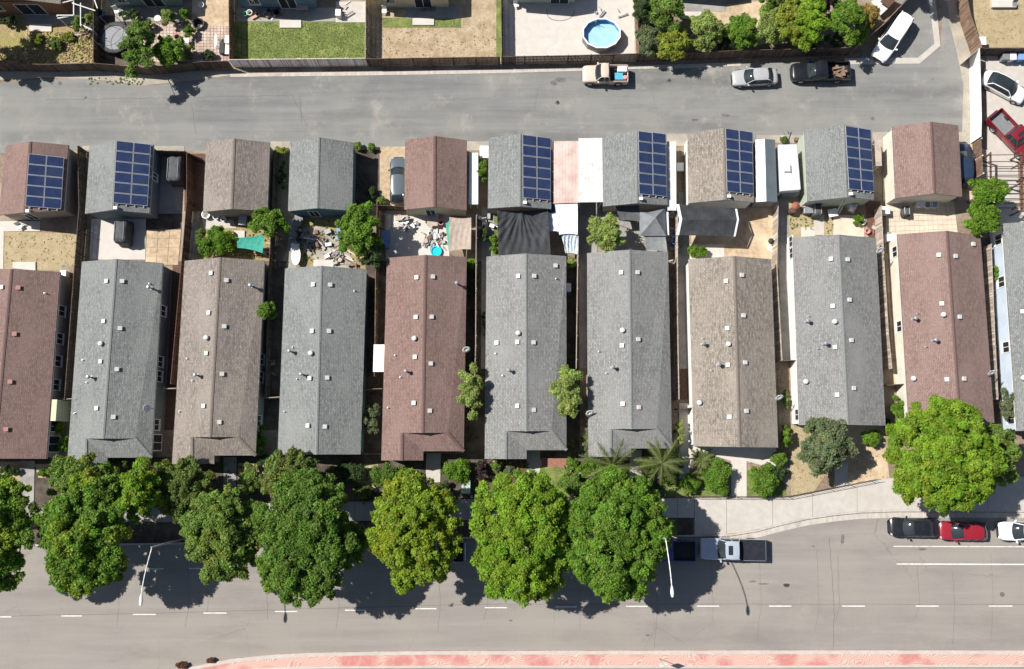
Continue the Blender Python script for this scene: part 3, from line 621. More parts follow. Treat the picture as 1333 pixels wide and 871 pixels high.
H8 = hs('tan mottled roofed house with white left wall and paved front yard', TL=(896.3,337.5), TR=(1004,337.5), BR=(1013,582.7), BL=(903.4,581), rT=(956,333.4), rB=(962.8,582), sh='sh_tan', wall='stucco_white', ridge='ridge_brown')
put(H8, 'roof_vent', [(945.2,366),(946.8,427.5),(947.7,475),(949.7,542.6)], False); put(H8, 'roof_vent', [(965,358.2),(967.2,410.8),(969.3,471.8),(971,535)], True)
put(H8, 'turbine_vent', [(947.5,448.2),(909.8,524.4)], False); put(H8, 'flue_pipe', [(914,448.2),(934,475.3)], False); put(H8, 'plumbing_pipe', [(914.6,440.9),(926,482.4)], False)
H9 = hs('grey roofed house with white left wall, above the grey green shrub', TL=(1032,308.9), TR=(1140.5,310), BR=(1152.8,554), BL=(1040.6,553.4), rT=(1091.8,305.4), rB=(1104,553), sh='sh_grey_neutral', wall='stucco_white', ridge='ridge_grey')
put(H9, 'roof_vent', [(1081.6,337.4),(1084,398.5),(1086.8,452),(1089.6,514)], False); put(H9, 'roof_vent', [(1102.6,338),(1105,390.5),(1107.4,443),(1110.6,505.3)], True)
put(H9, 'turbine_vent', [(1085.6,419),(1048,497)], False); put(H9, 'flue_pipe', [(1048.9,419),(1071.8,448)], False); put(H9, 'plumbing_pipe', [(1052.6,412),(1064.7,454)], False)
ewin(H9, [315,330,540], side='w')
H10 = hs('maroon roofed house at the right with cream wall, half under the big green tree', TL=(1168,305), TR=(1276.3,306.6), BR=(1294.6,550.7), BL=(1183,550), rT=(1232.7,300.4), rB=(1250,550.5), sh='sh_maroon_haze', wall='stucco_offwhite', ridge='ridge_maroon')
put(H10, 'roof_vent', [(1221.7,332.2),(1225.7,395.4),(1232.3,494)], False); put(H10, 'roof_vent', [(1243,333.7),(1248.4,412.6),(1254,493),(1266,318)], True)
put(H10, 'turbine_vent', [(1226.8,410),(1187.8,493)], False); put(H10, 'flue_pipe', [(1214,443.6),(1188,415.5)], False); put(H10, 'plumbing_pipe', [(1193.8,408.3),(1205,451.4)], False)
ewin(H10, [328,425], side='w')
H11 = hs('grey roofed house with pale blue wall cut off by the right edge', TL=(1304.8,291), TR=(1425,291), BR=(1446,561), BL=(1324,561), rT=(1368,287), rB=(1388,561), sh='sh_grey', wall='stucco_paleblue', ridge='ridge_grey')
put(H11, 'roof_vent', [(1330.7,405.7)], False); put(H11, 'turbine_vent', [(1330.7,492)], False); ewin(H11, [312,367,452,545], side='w')
dish(H2['root'], PP(193,530,H2['tr'],H2['br'],H2['rt']), -.6)
for G_, x, y, s in ((H5,607,453,'e'),(H7,766,535,'w'),(H8,1011,515,'e'),(H9,1141,325,'e'),(H10,1285,483,'e')): dish(G_['root'], P(x, y, 2.5), -1.4)
# --- garages
GG = 'detached garages along the alley'
def gs(label, **k): return gable('garage', label, 'garage', GG, ze=2.6, zr=3.85, **k)
G1 = gs('maroon roofed garage carrying ten solar panels', TL=(8,189.5), TR=(89,188.8), BR=(82.6,274), BL=(-2,280), rT=(39,184.2), rB=(32,276.7), sh='sh_maroon', wall='stucco_taupe', ridge='ridge_maroon')
G2 = gs('grey roofed garage with solar panels and blue grey walls at the left', TL=(117,189.5), TR=(199.7,188.4), BR=(194.6,277.9), BL=(110.6,278.3), rT=(150.8,182.6), rB=(146,273.3), sh='sh_grey', wall='stucco_bluegrey', ridge='ridge_grey')
G3 = gs('mottled brown roofed garage without solar panels', TL=(268.4,185), TR=(351.4,185.6), BR=(348.2,274.4), BL=(264.2,276), rT=(304.6,180.3), rB=(301,272), sh='sh_brown', wall='stucco_taupe', ridge='ridge_brown')
G4 = gs('grey roofed garage with teal wall and no solar panels', TL=(377.8,185), TR=(460,185.6), BR=(458.4,274.4), BL=(375,275), rT=(414.8,178.7), rB=(412.5,271), sh='sh_grey', wall='stucco_teal', ridge='ridge_grey')
G5 = gs('maroon roofed garage with a dark car parked along its left side', TL=(527.3,182), TR=(607.8,182.6), BR=(607.4,273.7), BL=(526,273), rT=(566,176.9), rB=(565.6,269), sh='sh_maroon', wall='stucco_cream', ridge='ridge_maroon')
G6 = gs('grey roofed garage with solar panels left of the pink metal carport', TL=(636,179.6), TR=(718,179.6), BR=(717.5,272), BL=(635,271.4), rT=(677,174.6), rB=(676.5,268.7), sh='sh_grey', wall='stucco_taupe', ridge='ridge_grey')
G7 = gs('grey roofed garage with solar panels right of the white metal carport', TL=(784.2,176.4), TR=(867,175), BR=(869,267), BL=(785,268.7), rT=(829,170), rB=(829,264.6), sh='sh_grey', wall='stucco_taupe', ridge='ridge_grey')
G8 = gs('tan mottled roofed garage with solar panels', TL=(895.2,174.9), TR=(980,172), BR=(981.8,263.6), BL=(896.2,264.6), rT=(942.3,166.4), rB=(944.4,260), sh='sh_tan', wall='stucco_white', ridge='ridge_brown')
G9 = gs('pale grey roofed garage with solar panels and a ladder leaning on it', TL=(1047,169.8), TR=(1134,168.7), BR=(1138,260), BL=(1051,262.3), rT=(1098.4,162.5), rB=(1102,256.8), sh='sh_grey', wall='stucco_sage', ridge='ridge_grey')
G10 = gs('maroon roofed garage with cream wall, rightmost of the garages', TL=(1161.5,165), TR=(1247.6,163.4), BR=(1252.6,256), BL=(1165.7,258), rT=(1212.5,158.4), rB=(1216.6,252), sh='sh_maroon_haze', wall='stucco_offwhite', ridge='ridge_maroon')
PAN = MB(); PAN.box(0, 1, 0, 1, 0, .04, 0); PAN.box(.021, .979, .034, .966, .04, .046, 1)
for k in range(1, 6): PAN.box(k/6-.002, k/6+.002, .028, .972, .046, .048, 2)
PANM = PAN.mesh('solar_panel', [M['alu'], M['solar_cell'], mat('busbar', (.07, .08, .15))])
def array(G, TL, TR, BR, BL, rows):
    pl = (G['tr'], G['br'], G['rt']); n = (pl[1]-pl[0]).cross(pl[2]-pl[0]); n = (n if n.z > 0 else -n).normalized()
    pl = [p+n*.16 for p in pl]; q = [PP(*c, *pl) for c in (TL, TR, BR, BL)]
    fr = MB()
    for t in (.12, .38, .62, .88):
        fr.slab([q[0].lerp(q[1], t-.012)-n*.03, q[0].lerp(q[1], t+.012)-n*.03, q[3].lerp(q[2], t+.012)-n*.03, q[3].lerp(q[2], t-.012)-n*.03], d=-n*.05)
        e0, e1 = q[3].lerp(q[2], t), q[3].lerp(q[2], t)+(q[3]-q[0]).normalized()*.16; s = (q[1]-q[0]).normalized()*.05
        fr.slab([e0-s-n*.03, e0+s-n*.03, e1+s-n*.03, e1-s-n*.03], d=-n*.08)
    ao = fr.build('solar_array', M['alu'], G['root'])
    def uv(u, v): return q[0].lerp(q[1], u).lerp(q[3].lerp(q[2], u), v)
    for i in range(2):
        for j in range(rows):
            a, b_, c = uv(i/2+.006, (j+1)/rows-.004), uv((i+1)/2-.006, (j+1)/rows-.004), uv(i/2+.006, j/rows+.004)
            X, Y = b_-a, c-a; Z = X.cross(Y).normalized()
            o = a-G['root'].location
            Mx = Matrix(((X.x, Y.x, Z.x, o.x), (X.y, Y.y, Z.y, o.y), (X.z, Y.z, Z.z, o.z), (0, 0, 0, 1)))
            inst(PANM, 'solar_panel', ao, Mx)
    bx = MB(); p = q[3].lerp(q[2], .08)+(q[3]-q[0]).normalized()*.45; bx.cbox(p, .35, .3, p.z-.2, p.z+.12); bx.build('junction_box', M['white'], G['root'])
array(G1, (37.4,199.8),(83.8,204.9),(79.6,272.6),(32.8,268.7), 5); array(G2, (151.5,182.8),(196.7,188),(192.3,268.7),(147,264.6), 6)
array(G6, (680,175),(717,179.6),(717,261),(680.4,257.7), 6); array(G7, (830.8,170.2),(866.9,173.6),(868.2,256),(831.5,252.6), 6)
array(G8, (944,166.8),(979.5,171.7),(981,253),(946,249.6), 6); array(G9, (1100,163.4),(1133.3,168.7),(1137.9,249.9),(1104.6,246.4), 6)
for Gx, t in ((G1,.35),(G4,.35),(G5,.4)):   # a door in each south wall that shows
    a, c = Gx['wc'][3], Gx['wc'][2]; window_on(Gx['root'], a, c, t, .05, 2.05, .9, Vector((0, -1, 0)), 'door', 'trim_white')
for Gx, t in ((G2,.42),): window_on(Gx['root'], Gx['wc'][1], Gx['wc'][2], t, 1.1, 2.0, .7, Vector((1, 0, 0)))
# --- houses north of the alley: only their south ends are in view
def farhouse(label, x0, x1, yb, wall, roofm, wins, rx0=None, rx1=None, ry=None):
    a, c = P(x0, yb), P(x1, yb); root = thing('house', label, 'house', ((a.x+c.x)/2, a.y, 0), 0, 'houses beyond the alley')
    D = 12; w = MB(); w.slab([Vector((a.x, a.y, 2.6)), Vector((c.x, a.y, 2.6)), Vector((c.x, a.y+D, 2.6)), Vector((a.x, a.y+D, 2.6))], 2.59)
    mx = (a.x+c.x)/2; w.slab([Vector((a.x, a.y+.1, 2.6)), Vector((c.x, a.y+.1, 2.6)), Vector((mx, a.y+.1, 3.9))], d=Vector((0, .1, 0))); w.build('wall', M[wall], root)
    r = MB(); e = .3; y0, y1 = a.y-.25, a.y+D+.4
    r.slab([Vector((a.x-e, y0, 2.62)), Vector((mx, y0, 4.0)), Vector((mx, y1, 4.0)), Vector((a.x-e, y1, 2.62))], .14)
    r.slab([Vector((c.x+e, y0, 2.62)), Vector((mx, y0, 4.0)), Vector((mx, y1, 4.0)), Vector((c.x+e, y1, 2.62))], .14); r.build('roof', M[roofm], root)
    for xw, z0, z1, ww, nm in wins:
        p = P(xw, yb); window_on(root, a, c, (p.x-a.x)/(c.x-a.x), z0, z1, ww, Vector((0, -1, 0)), nm)
    return root
farhouse('rust brown walled house in the top left corner', -30, 92, 19, 'stucco_rust', 'sh_brown', [(48,.1,2.1,2.6,'door'),(7,1,2,1.0,'window')])
farhouse('sage green walled house at the top behind the trampoline', 148, 238, 9, 'stucco_green', 'sh_grey', [(205,.1,2.1,2.0,'door'),(166,1,2,1.0,'window')])
farhouse('blue walled house at the top above the green lawn', 316, 412, 11, 'stucco_blue', 'sh_grey', [(378,.1,2.1,1.7,'door'),(336,1,2,1.0,'window')])
farhouse('cream walled house at the top above the straw coloured lawn', 492, 584, 10, 'stucco_cream', 'sh_brown', [(552,.1,2.1,1.7,'door'),(510,1.1,2,1.0,'window')])
farhouse('pale green walled house at the top above the round pool', 664, 748, 5, 'stucco_sage', 'sh_grey', [(728,.1,2.1,1.9,'door')])
farhouse('grey walled house at the top behind the fruit trees', 862, 948, -8, 'stucco_bluegrey', 'sh_grey', [(920,.1,2.1,1.9,'door')])
farhouse('tan walled house at the top right beyond the dry yard', 1288, 1400, -18, 'stucco_taupe', 'sh_brown', [])
# ================================================================ FENCES
def fence(label, pts, h, m, group='wooden fences between the lots', bw=.14, cat='fence', lean=0, posts=True, face=None):
    """pts: photo pixels of the fence's TOP edge"""
    q = [P(x, y, h) for x, y in pts]; root = thing('fence', label, cat, (q[0].x, q[0].y, 0), 0, group)
    B_, PO, R_ = MB(), MB(), MB()
    for a, c in zip(q, q[1:]):
        a, c = a.xy, c.xy; L_ = (c-a).length; d = (c-a)/L_; nrm = Vector((-d.y, d.x)); n = max(1, int(L_/bw)); rz = math.atan2(d.y, d.x)
        for k in range(n):
            p = a+d*((k+.5)*L_/n); hh = h+random.uniform(-.03, .02); o = random.uniform(-.008, .008)
            B_.cbox((p.x+nrm.x*o, p.y+nrm.y*o), L_/n*.90, .022, .03, hh, rz, random.choice((0, 0, 1, 2)))
        if posts:
            for k in range(int(L_/2.4)+1):
                p = a+d*min(k*2.4, L_-.05)+nrm*.06; PO.cbox(p, .09, .09, 0, h+.02, rz)
        for z in (.35, h*.52, h-.25):
            p = (a+c)/2+nrm*.035; R_.cbox(p, L_, .04, z, z+.09, rz)
        p = (a+c)/2; R_.cbox(p+nrm*.004, L_, .05, h+.021, h+.05, rz)
    tag(B_.build('fence_boards', [M[m], M[m+'_a'], M[m+'_b']], root), kind='stuff')
    if posts: tag(PO.build('fence_posts', M[m], root), kind='stuff')
    R_.build('rail', M[m], root); return root
HF = 1.75
fence('dark board fence along the alley in front of the weedy yard', [(-60,83),(0,83),(60,84),(122,82.5),(188,88)], HF, 'wood_dark')
fence('dark board fence along the alley in front of the pink paved yard', [(188,88),(235,84),(262,80.5),(297,79.5)], HF, 'wood_dark')
fence('taupe board fence with painted-in sunlight along the alley in front of the green lawn', [(298,78),(390,77),(476,76)], HF, 'wood_taupe_sun')
fence('dark board fence along the alley in front of the straw coloured lawn', [(477,77),(560,75.5),(651,74.3)], HF, 'wood_dark')
fence('dark board fence along the alley in front of the round pool', [(653,74),(740,72.5),(830,70)], HF, 'wood_dark')
fence('dark board fence along the alley in front of the fruit trees', [(831,70),(900,69),(960,66),(1040,64),(1113,62)], HF, 'wood_dark')
fence('dark board fence beside the angled white wagon', [(1114,61),(1150,32),(1184,-4),(1200,-22)], HF, 'wood_brown')
fence('fence between weedy yard and trampoline yard', [(121.5,-20),(121.5,82)], HF, 'wood_dark')
fence('brown fence left of the green lawn', [(297.5,-20),(298.5,77)], HF, 'wood_brown')
fence('pale topped fence right of the green lawn', [(476,-20),(475.5,76)], HF, 'wood_pale')
fence('fence between straw coloured lawn and pool yard', [(652,-20),(653,73)], HF, 'wood_dark')
fence('fence between pool yard and fruit trees', [(827,-20),(832,70)], HF, 'wood_brown')
fence('brown board fence slanting down from the top right corner', [(1256,-60),(1259,0),(1263,18),(1278,62)], 2.0, 'wood_brown')
fence('dark fence behind the wheeled bins', [(1280,63),(1330,63),(1420,63)], HF, 'wood_dark')
fence('dark fence between the two leftmost lots', [(101,190),(103,270),(97,345),(84,520)], HF, 'wood_dark')
fence('red brown fence left of the brown roofed house', [(243,200),(243,262),(236,345),(222,500)], HF, 'wood_red')
fence('dark cross fence closing the patio beside the second garage', [(200,196),(240,197)], HF, 'wood_dark')
fence('slatted dark fence beside the brown roofed garage', [(240,197),(262,206)], HF, 'wood_red')
fence('dark fence right of the brown roofed house', [(357,196),(353,300),(350,345),(345,518)], HF, 'wood_dark')
fence('fence with a pale top right of the plain gable grey house', [(491,262),(489,345),(488,450),(487,490)], HF, 'wood_brown')
fence('dark cross fence behind the parked dark car', [(488,267),(527,269)], HF, 'wood_dark')
fence('pale topped fence right of the left-centre maroon house', [(620,280),(619.5,345),(619,450),(617,520)], HF, 'wood_pale')
fence('pink topped fence between the two central grey houses', [(753,303),(752,345),(750,480)], HF, 'wood_pale')
fence('pale topped fence left of the tan mottled house', [(882,262),(882,345),(882.5,440),(884,520)], HF, 'wood_pale')
fence('bleached fence at the left of the narrow concrete path', [(1013,262),(1011,345),(1018,470)], HF, 'wood_pale')
fence('bleached fence beside the reddish side yard', [(1147,268),(1150,330),(1156,430),(1161,480)], HF, 'wood_pale')
fence('dark cross gate between white walled grey house and maroon house', [(1152,502),(1177,500)], HF, 'wood_dark')
fence('dark cross gate beside the white walled grey house', [(1012,470),(1037,469)], HF, 'wood_dark')
fence('low pale fence left of the pale blue walled house', [(1290,318),(1294,420),(1299,520)], 1.5, 'wood_pale')
fence('dark cross gate between the leftmost two houses', [(82,520),(94,519)], 1.6, 'wood_pale')
fence('white topped cross gate beside the second house', [(213,506),(230,505.5)], 1.6, 'wood_pale')
fence('white topped cross gate between brown and grey houses', [(344,518),(364,517)], 1.6, 'wood_pale')
fence('thin cross gate left of the left-centre maroon house', [(471,507),(497,506)], 1.6, 'wood_brown')
fence('red brown cross gate above the stepping stone path', [(882,533),(901,531)], 1.5, 'wood_red')
# white panel wall at right
q = [P(x, y, 2.0) for x, y in [(1275,63),(1276.5,110),(1277.5,152),(1277,178)]]
root = thing('panel_wall', 'tall white panel wall at the end of the alley', 'wall', (q[0].x, q[0].y, 0))
for a, c in zip(q, q[1:]):
    n = 3
    for k in range(n):
        p0, p1 = a.lerp(c, k/n), a.lerp(c, (k+.985)/n); m_ = MB(); d = (p1-p0).xy.normalized(); nr = Vector((-d.y, d.x, 0))*.04
        m_.slab([p0-nr, p1-nr, p1+nr, p0+nr], 1.98); m_.build('wall_panel', M['white'], root)
m_ = MB(); a, c = P(1275, 63, 2.0), P(1262, 74, 2.0); m_.slab([a, c, c+Vector((.06, .06, 0)), a+Vector((.06, .06, 0))], 1.95); m_.build('wall_panel', M['white'], root)
root = thing('slatted_gate', 'brown see-through gate below the white panel wall', 'gate', P(1280, 180))
m_ = MB(); a, c = P(1277.5, 179, 1.8), P(1280, 226, 1.8)
for k in range(18):
    p = a.lerp(c, (k+.5)/18); m_.cbox(p, .04, .17, .1, 1.75)
tag(m_.build('gate_slats', M['wood_brown'], root), kind='stuff')
for s0, s1 in ((0, .03), (.48, .51), (.97, 1)):
    m_ = MB(); p0, p1 = a.lerp(c, s0), a.lerp(c, s1); m_.slab([p0, p0+Vector((.1, 0, 0)), p1+Vector((.1, 0, 0)), p1], 1.8); m_.build('post', M['trim_white'], root)
# low iron fence along the sidewalk at the right
b = MB(); root = thing('iron_fence', 'low dark metal rail fence along the sidewalk by the dry front yards', 'fence', P(1030, 650))
pts = [P(x, y, 1.0) for x, y in [(905,647),(1028,647),(1147,624)]]
for a, c in zip(pts, pts[1:]):
    L_ = (c-a).length; b.tube(a, c, .025, n=5); b.tube(a-Vector((0,0,.8)), c-Vector((0,0,.8)), .02, n=4)
    for k in range(int(L_/.35)): p = a.lerp(c, k*.35/L_); b.tube((p.x, p.y, 0), p, .018 if k % 6 else .035, n=4)
tag(b.build('rail', M['black'], root), kind='stuff')
# ================================================================ ROOFED CARPORTS, CANOPIES
def panelroof(name, label, cat, px, z, m, n, zs=None, group=None, legs=True):
    zs = zs or [z]*4; q = [P(x, y, zz) for (x, y), zz in zip(px, zs)]; c = sum(q, Vector((0,0,0)))/4
    root = thing(name, label, cat, (c.x, c.y, 0), 0, group)
    for k in range(n):
        a, b_, c_, d = q[0].lerp(q[1], k/n), q[0].lerp(q[1], (k+1)/n), q[3].lerp(q[2], (k+1)/n), q[3].lerp(q[2], k/n)
        e = (b_-a)*.1; m_ = MB(); m_.slab([a+e*.02, b_-e*1.2, c_-e*1.2, d+e*.02], .02)
        m_.slab([b_-e*1.2, b_, c_, c_-e*1.2], .0, d=Vector((0, 0, -.02))); m_.slab([b_-e*1.1+Vector((0,0,.016)), b_-e*.2+Vector((0,0,.016)), c_-e*.2+Vector((0,0,.016)), c_-e*1.1+Vector((0,0,.016))], .02)
        m_.build('roof_panel', M[m], root)
    if legs:
        for p in insetpoly(q, .15):
            m_ = MB(); m_.cbox(p, .09, .09, 0, p.z-.03); m_.build('post', M['trim_white'], root)
    return root
panelroof('carport', 'pink ribbed metal carport roof next to the white one', 'carport', [(719,184),(753,183.5),(753,264),(720,265)], 2.45, 'pink_metal', 8)
panelroof('carport', 'white ribbed metal carport roof next to the pink one', 'carport', [(753,180),(784,179.5),(785,263),(753,263.5)], 2.6, 'white_metal', 7)
panelroof('side_awning', 'narrow white ribbed awning beside the right-centre garage', 'awning', [(868,184),(880,184),(880.5,274),(869,274)], 2.3, 'white_metal', 3)
panelroof('side_awning', 'plain white panel roof beside the maroon garage with no solar panels', 'awning', [(611,199),(622.5,199),(622.5,266),(610,266)], 2.0, 'white_tarp', 2)
panelroof('side_awning', 'small white awning attached to the left side of the maroon house', 'awning', [(486.5,448.5),(502,448.5),(501,484),(485.5,484)], 2.2, 'white', 2)
panelroof('side_awning', 'beige panel roof at the right of the pale grey garage', 'awning', [(1137,182),(1147,182),(1148,216),(1139,216)], 2.1, 'wood_pale', 2)
b = thing('shed', 'tall narrow shed with white left slope and dark right slope', 'shed', P(997, 222))
w_ = MB(); q = [P(x, y, 2.3) for x, y in [(983,182),(1009,182),(1012,263),(984,263)]]; qi = insetpoly(q, .06); w_.slab(qi, 2.28); w_.build('wall', M['steel_grey'], b)
rt, rb = P(995.5, 181, 2.95), P(997.5, 262, 2.95); w_ = MB(); w_.slab([q[0], rt, rb, q[3]], .05); w_.build('white_slope', M['white_tarp'], b)
w_ = MB(); w_.slab([q[1], rt, rb, q[2]], .05); w_.build('dark_slope', M['stucco_bluegrey'], b)
def cloth(name, label, cat, grid, m, nx=22, ny=18, wr=.05, sag=.3, posts=True, wdir=(3, 1), extra=None):
    """grid: 4 corners (px,py,z) TL,TR,BR,BL"""
    q = [P(*c) for c in grid]; c = sum(q, Vector((0,0,0)))/4; root = thing(name, label, cat, (c.x, c.y, 0)); me = MB(); vs = []
    for j in range(ny+1):
        for i in range(nx+1):
            u, v = i/nx, j/ny; p = q[0].lerp(q[1], u).lerp(q[3].lerp(q[2], u), v)
            edge = 4*u*(1-u); ev = 4*v*(1-v)
            p.z += -sag*edge*ev + wr*math.sin((u*wdir[0]+v*wdir[1])*9+2*math.sin(v*4))*(.3+.7*ev) + wr*.5*math.sin(u*41+v*13)
            p.y += .12*(edge-.5)*(1 if v < .5 else -1)*-1*(abs(v-.5)*2)
            if extra: p = extra(p, u, v)
            vs.append(p)
    me.add(vs, [(j*(nx+1)+i, (j+1)*(nx+1)+i, (j+1)*(nx+1)+i+1, j*(nx+1)+i+1) for j in range(ny) for i in range(nx)])
    me.build('cloth', M[m], root, smooth=True)
    if posts:
        for p in insetpoly(q, .05):
            m_ = MB(); m_.tube((p.x, p.y, 0), (p.x, p.y, p.z), .03, n=6); m_.build('pole', M['galv'], root)
    return root
def fan(p, u, v):
    r = abs(u-.48); p.z += .085*math.sin(math.atan2(v+.12, (u-.48)*1.3)*31+2*u)*min(1, v*2.2)*max(0, 1.05-v)+.35*math.exp(-(r/.05)**2)*(1-v)*.6; return p
cloth('shade_cloth', 'large wrinkled black shade cloth stretched from garage to grey house', 'shade cloth', [(647,274,2.4),(713,273,2.4),(717,332,2.3),(649,332,2.3)], 'dark_fabric', 96, 60, .03, .35, wdir=(4,1), extra=fan)
cloth('tarp', 'white tarp roof below the pink carport', 'tarp', [(722,265,2.3),(752,265,2.3),(752,305,2.0),(728,305,2.0)], 'white_tarp', 16, 14, .02, .12)
cloth('tarp', 'small white tarp beside the black shade cloth', 'tarp', [(714,277,1.9),(724,276,1.9),(727,301,1.8),(714,302,1.8)], 'white_tarp', 10, 10, .03, .05)
cloth('tarp', 'crumpled blue and white tarp hanging near the pink topped fence', 'tarp', [(730,302,1.9),(752,301,1.9),(752,331,1.2),(736,329,1.2)], 'blue_tarp', 18, 18, .09, .1)
cloth('tarp', 'small blue tarp corner at the end of the pink carport', 'tarp', [(714,264,1.6),(722,264,1.6),(722,276,1.5),(713,276,1.5)], 'blue', 6, 6, .03, .05, posts=False)
cloth('tarp', 'tan tarp canopy beside the cyan paddling pool', 'tarp canopy', [(585,283,2.1),(613.5,284,2.1),(613,324,2.0),(584,327,2.0)], 'tan_tarp', 16, 16, .03, .12)
cloth('tarp', 'narrow teal tarp edge hanging beside the tan canopy', 'tarp', [(580,291,1.6),(586,286,2.0),(584,326,1.9),(581,300,1.3)], 'teal_fabric', 6, 6, .03, .02, posts=False)
cloth('tarp', 'teal sun sail tied over the shrubs', 'sun sail', [(308,310,1.9),(344,305,2.2),(342,329,1.8),(309,322,1.7)], 'teal_fabric', 14, 12, .03, .1)
cloth('tarp', 'piece of teal netting between two bushes', 'netting', [(273,298,1.2),(280,300,1.4),(279,318,1.3),(270,320,1.0)], 'teal_fabric', 6, 6, .05, .05, posts=False)
cloth('canopy', 'flat dark grey canopy under the ridge of the right-centre garage', 'canopy', [(801,268,2.0),(832,266,2.2),(832,288,2.1),(807,287,1.9)], 'cover_fabric', 12, 10, .02, .1)
cloth('canopy', 'thin grey canopy sheet in front of the pyramid gazebo', 'canopy', [(838,306,1.9),(866,306,1.9),(869,329,1.8),(842,325,1.8)], 'steel_grey', 12, 10, .02, .12)
# pyramid gazebo
root = thing('gazebo', 'grey pyramid roofed gazebo beside the narrow white awning', 'gazebo', P(850, 290)); q = [P(832,275,2.1), P(866,270,2.1), P(867,307,2.1), P(833,307,2.1)]; ap = P(853.5, 283, 3.0)
for k, nm in enumerate('roof_cloth roof_cloth roof_cloth roof_cloth'.split()):
    a, c = q[k], q[(k+1) % 4]; m_ = MB(); n = 8; vs = []
    for j in range(n+1):
        for i in range(n+1):
            p = a.lerp(c, i/n).lerp(ap, j/n); p.z -= .16*4*(i/n)*(1-i/n)*(1-j/n)*(j/n+.25); vs.append(p)
    m_.add(vs, [(j*(n+1)+i, j*(n+1)+i+1, (j+1)*(n+1)+i+1, (j+1)*(n+1)+i) for j in range(n) for i in range(n)]); m_.build(nm, M['grey_fabric'], root, smooth=True)
for p in q: m_ = MB(); m_.tube((p.x, p.y, 0), p, .03); m_.build('pole', M['galv'], root)
m_ = MB(); m_.slab([P(866,276,1.9), P(870,276,1.9), P(871,306,1.8), P(867,306,1.8)], .04); m_.build('side_flap', M['white_tarp'], root)
# long dark canopy with white trimmed ends
root = thing('canopy', 'long dark gabled canopy with white trimmed ends below the tan garage', 'canopy', P(922, 288))
A = [P(884,266,2.3), P(888,286,2.75), P(884,306,2.3)]; Bq = [P(957,272,2.3), P(959.5,286,2.75), P(955,308,2.3)]
for k in range(2):
    m_ = MB(); vs = []; n = 14
    for j in range(7):
        for i in range(n+1):
            p = A[k].lerp(Bq[k], i/n).lerp(A[k+1].lerp(Bq[k+1], i/n), j/6); p.z -= .07*math.sin(math.pi*j/6)+.03*abs(math.sin(i/n*math.pi*3)); vs.append(p)
    m_.add(vs, [(j*(n+1)+i, (j+1)*(n+1)+i, (j+1)*(n+1)+i+1, j*(n+1)+i+1) for j in range(6) for i in range(n)]); m_.build('canopy_cloth', M['dark_fabric'], root, smooth=True)
for side, off in ((A, Vector((-.3,0,0))), (Bq, Vector((.18,0,0)))):
    m_ = MB(); u = Vector((0,0,.04))
    for k in range(2): m_.slab([side[k]+u, side[k+1]+u, side[k+1]+u+off, side[k]+u+off], .05)
    m_.build('end_trim', M['white_tarp'], root)
for p in (A[0], A[2], Bq[0], Bq[2]): m_ = MB(); m_.tube((p.x, p.y, 0), p, .035); m_.build('leg', M['galv'], root)
# pergola at right
root = thing('pergola', 'rusty brown open beam pergola over the right hand driveway', 'pergola', P(1305, 240))
for y in (202, 210.5, 217, 223, 230, 236, 244, 252, 259, 265, 271):
    m_ = MB(); a, c = P(1287, y, 2.3), P(1345, y+random.uniform(-1, 1), 2.3); m_.slab([a, c, c+Vector((0,.055,0)), a+Vector((0,.055,0))], .09); m_.build('rafter', M['wood_red'], root)
for x in (1289, 1329):
    m_ = MB(); a, c = P(x, 198, 2.15), P(x+1, 276, 2.15); m_.slab([a, c, c+Vector((.14,0,0)), a+Vector((.14,0,0))], .16); m_.build('beam', M['wood_red'], root)
    for y in (200, 238, 274): m_ = MB(); p = P(x+.5, y, 2.0); m_.cbox(p, .14, .14, 0, 2.0); m_.build('post', M['wood_red'], root)
m_ = MB(); m_.slab([P(1317,272,2.25), P(1331,262,2.25), P(1332,264,2.25), P(1318,274.5,2.25)], .1); m_.slab([P(1316,219,2.25), P(1330,211,2.25), P(1331,213,2.25), P(1317,221,2.25)], .1); m_.build('brace', M['wood_red'], root)
m_ = MB(); m_.slab([P(1325,212,.1), P(1332,212,.1), P(1334,275,.1), P(1328,275,.1)], .1); tag(m_.build('wood_plank', M['wood_brown']), 'brown plank walkway under the pergola', 'plank')
# white patio frame in the top left yard
root = thing('pergola', 'white pipe pergola frame in the weedy top left yard', 'pergola', P(100, 20))
for a, c in [((74,20,2.2),(97,20,2.2)), ((94,4,2.3),(124,14,2.3)), ((80,4,2.4),(96,0,2.4)), ((105,4,2.2),(105,34,2.2)), ((106,32,2.0),(120,39,2.0)), ((122,-3,2.4),(127,11,2.4)), ((75,24,2.0),(97,20,2.1)), ((96,0,2.3),(96,20,2.3))]:
    m_ = MB(); m_.tube(P(*a), P(*c), .06, n=6); m_.build('beam', M['trim_white'], root)
for p in ((74,21,2.2),(97,20,2.2),(105,34,2.1),(120,39,2.0)): m_ = MB(); v = P(*p); m_.tube((v.x, v.y, 0), v, .05, n=6); m_.build('post', M['trim_white'], root)
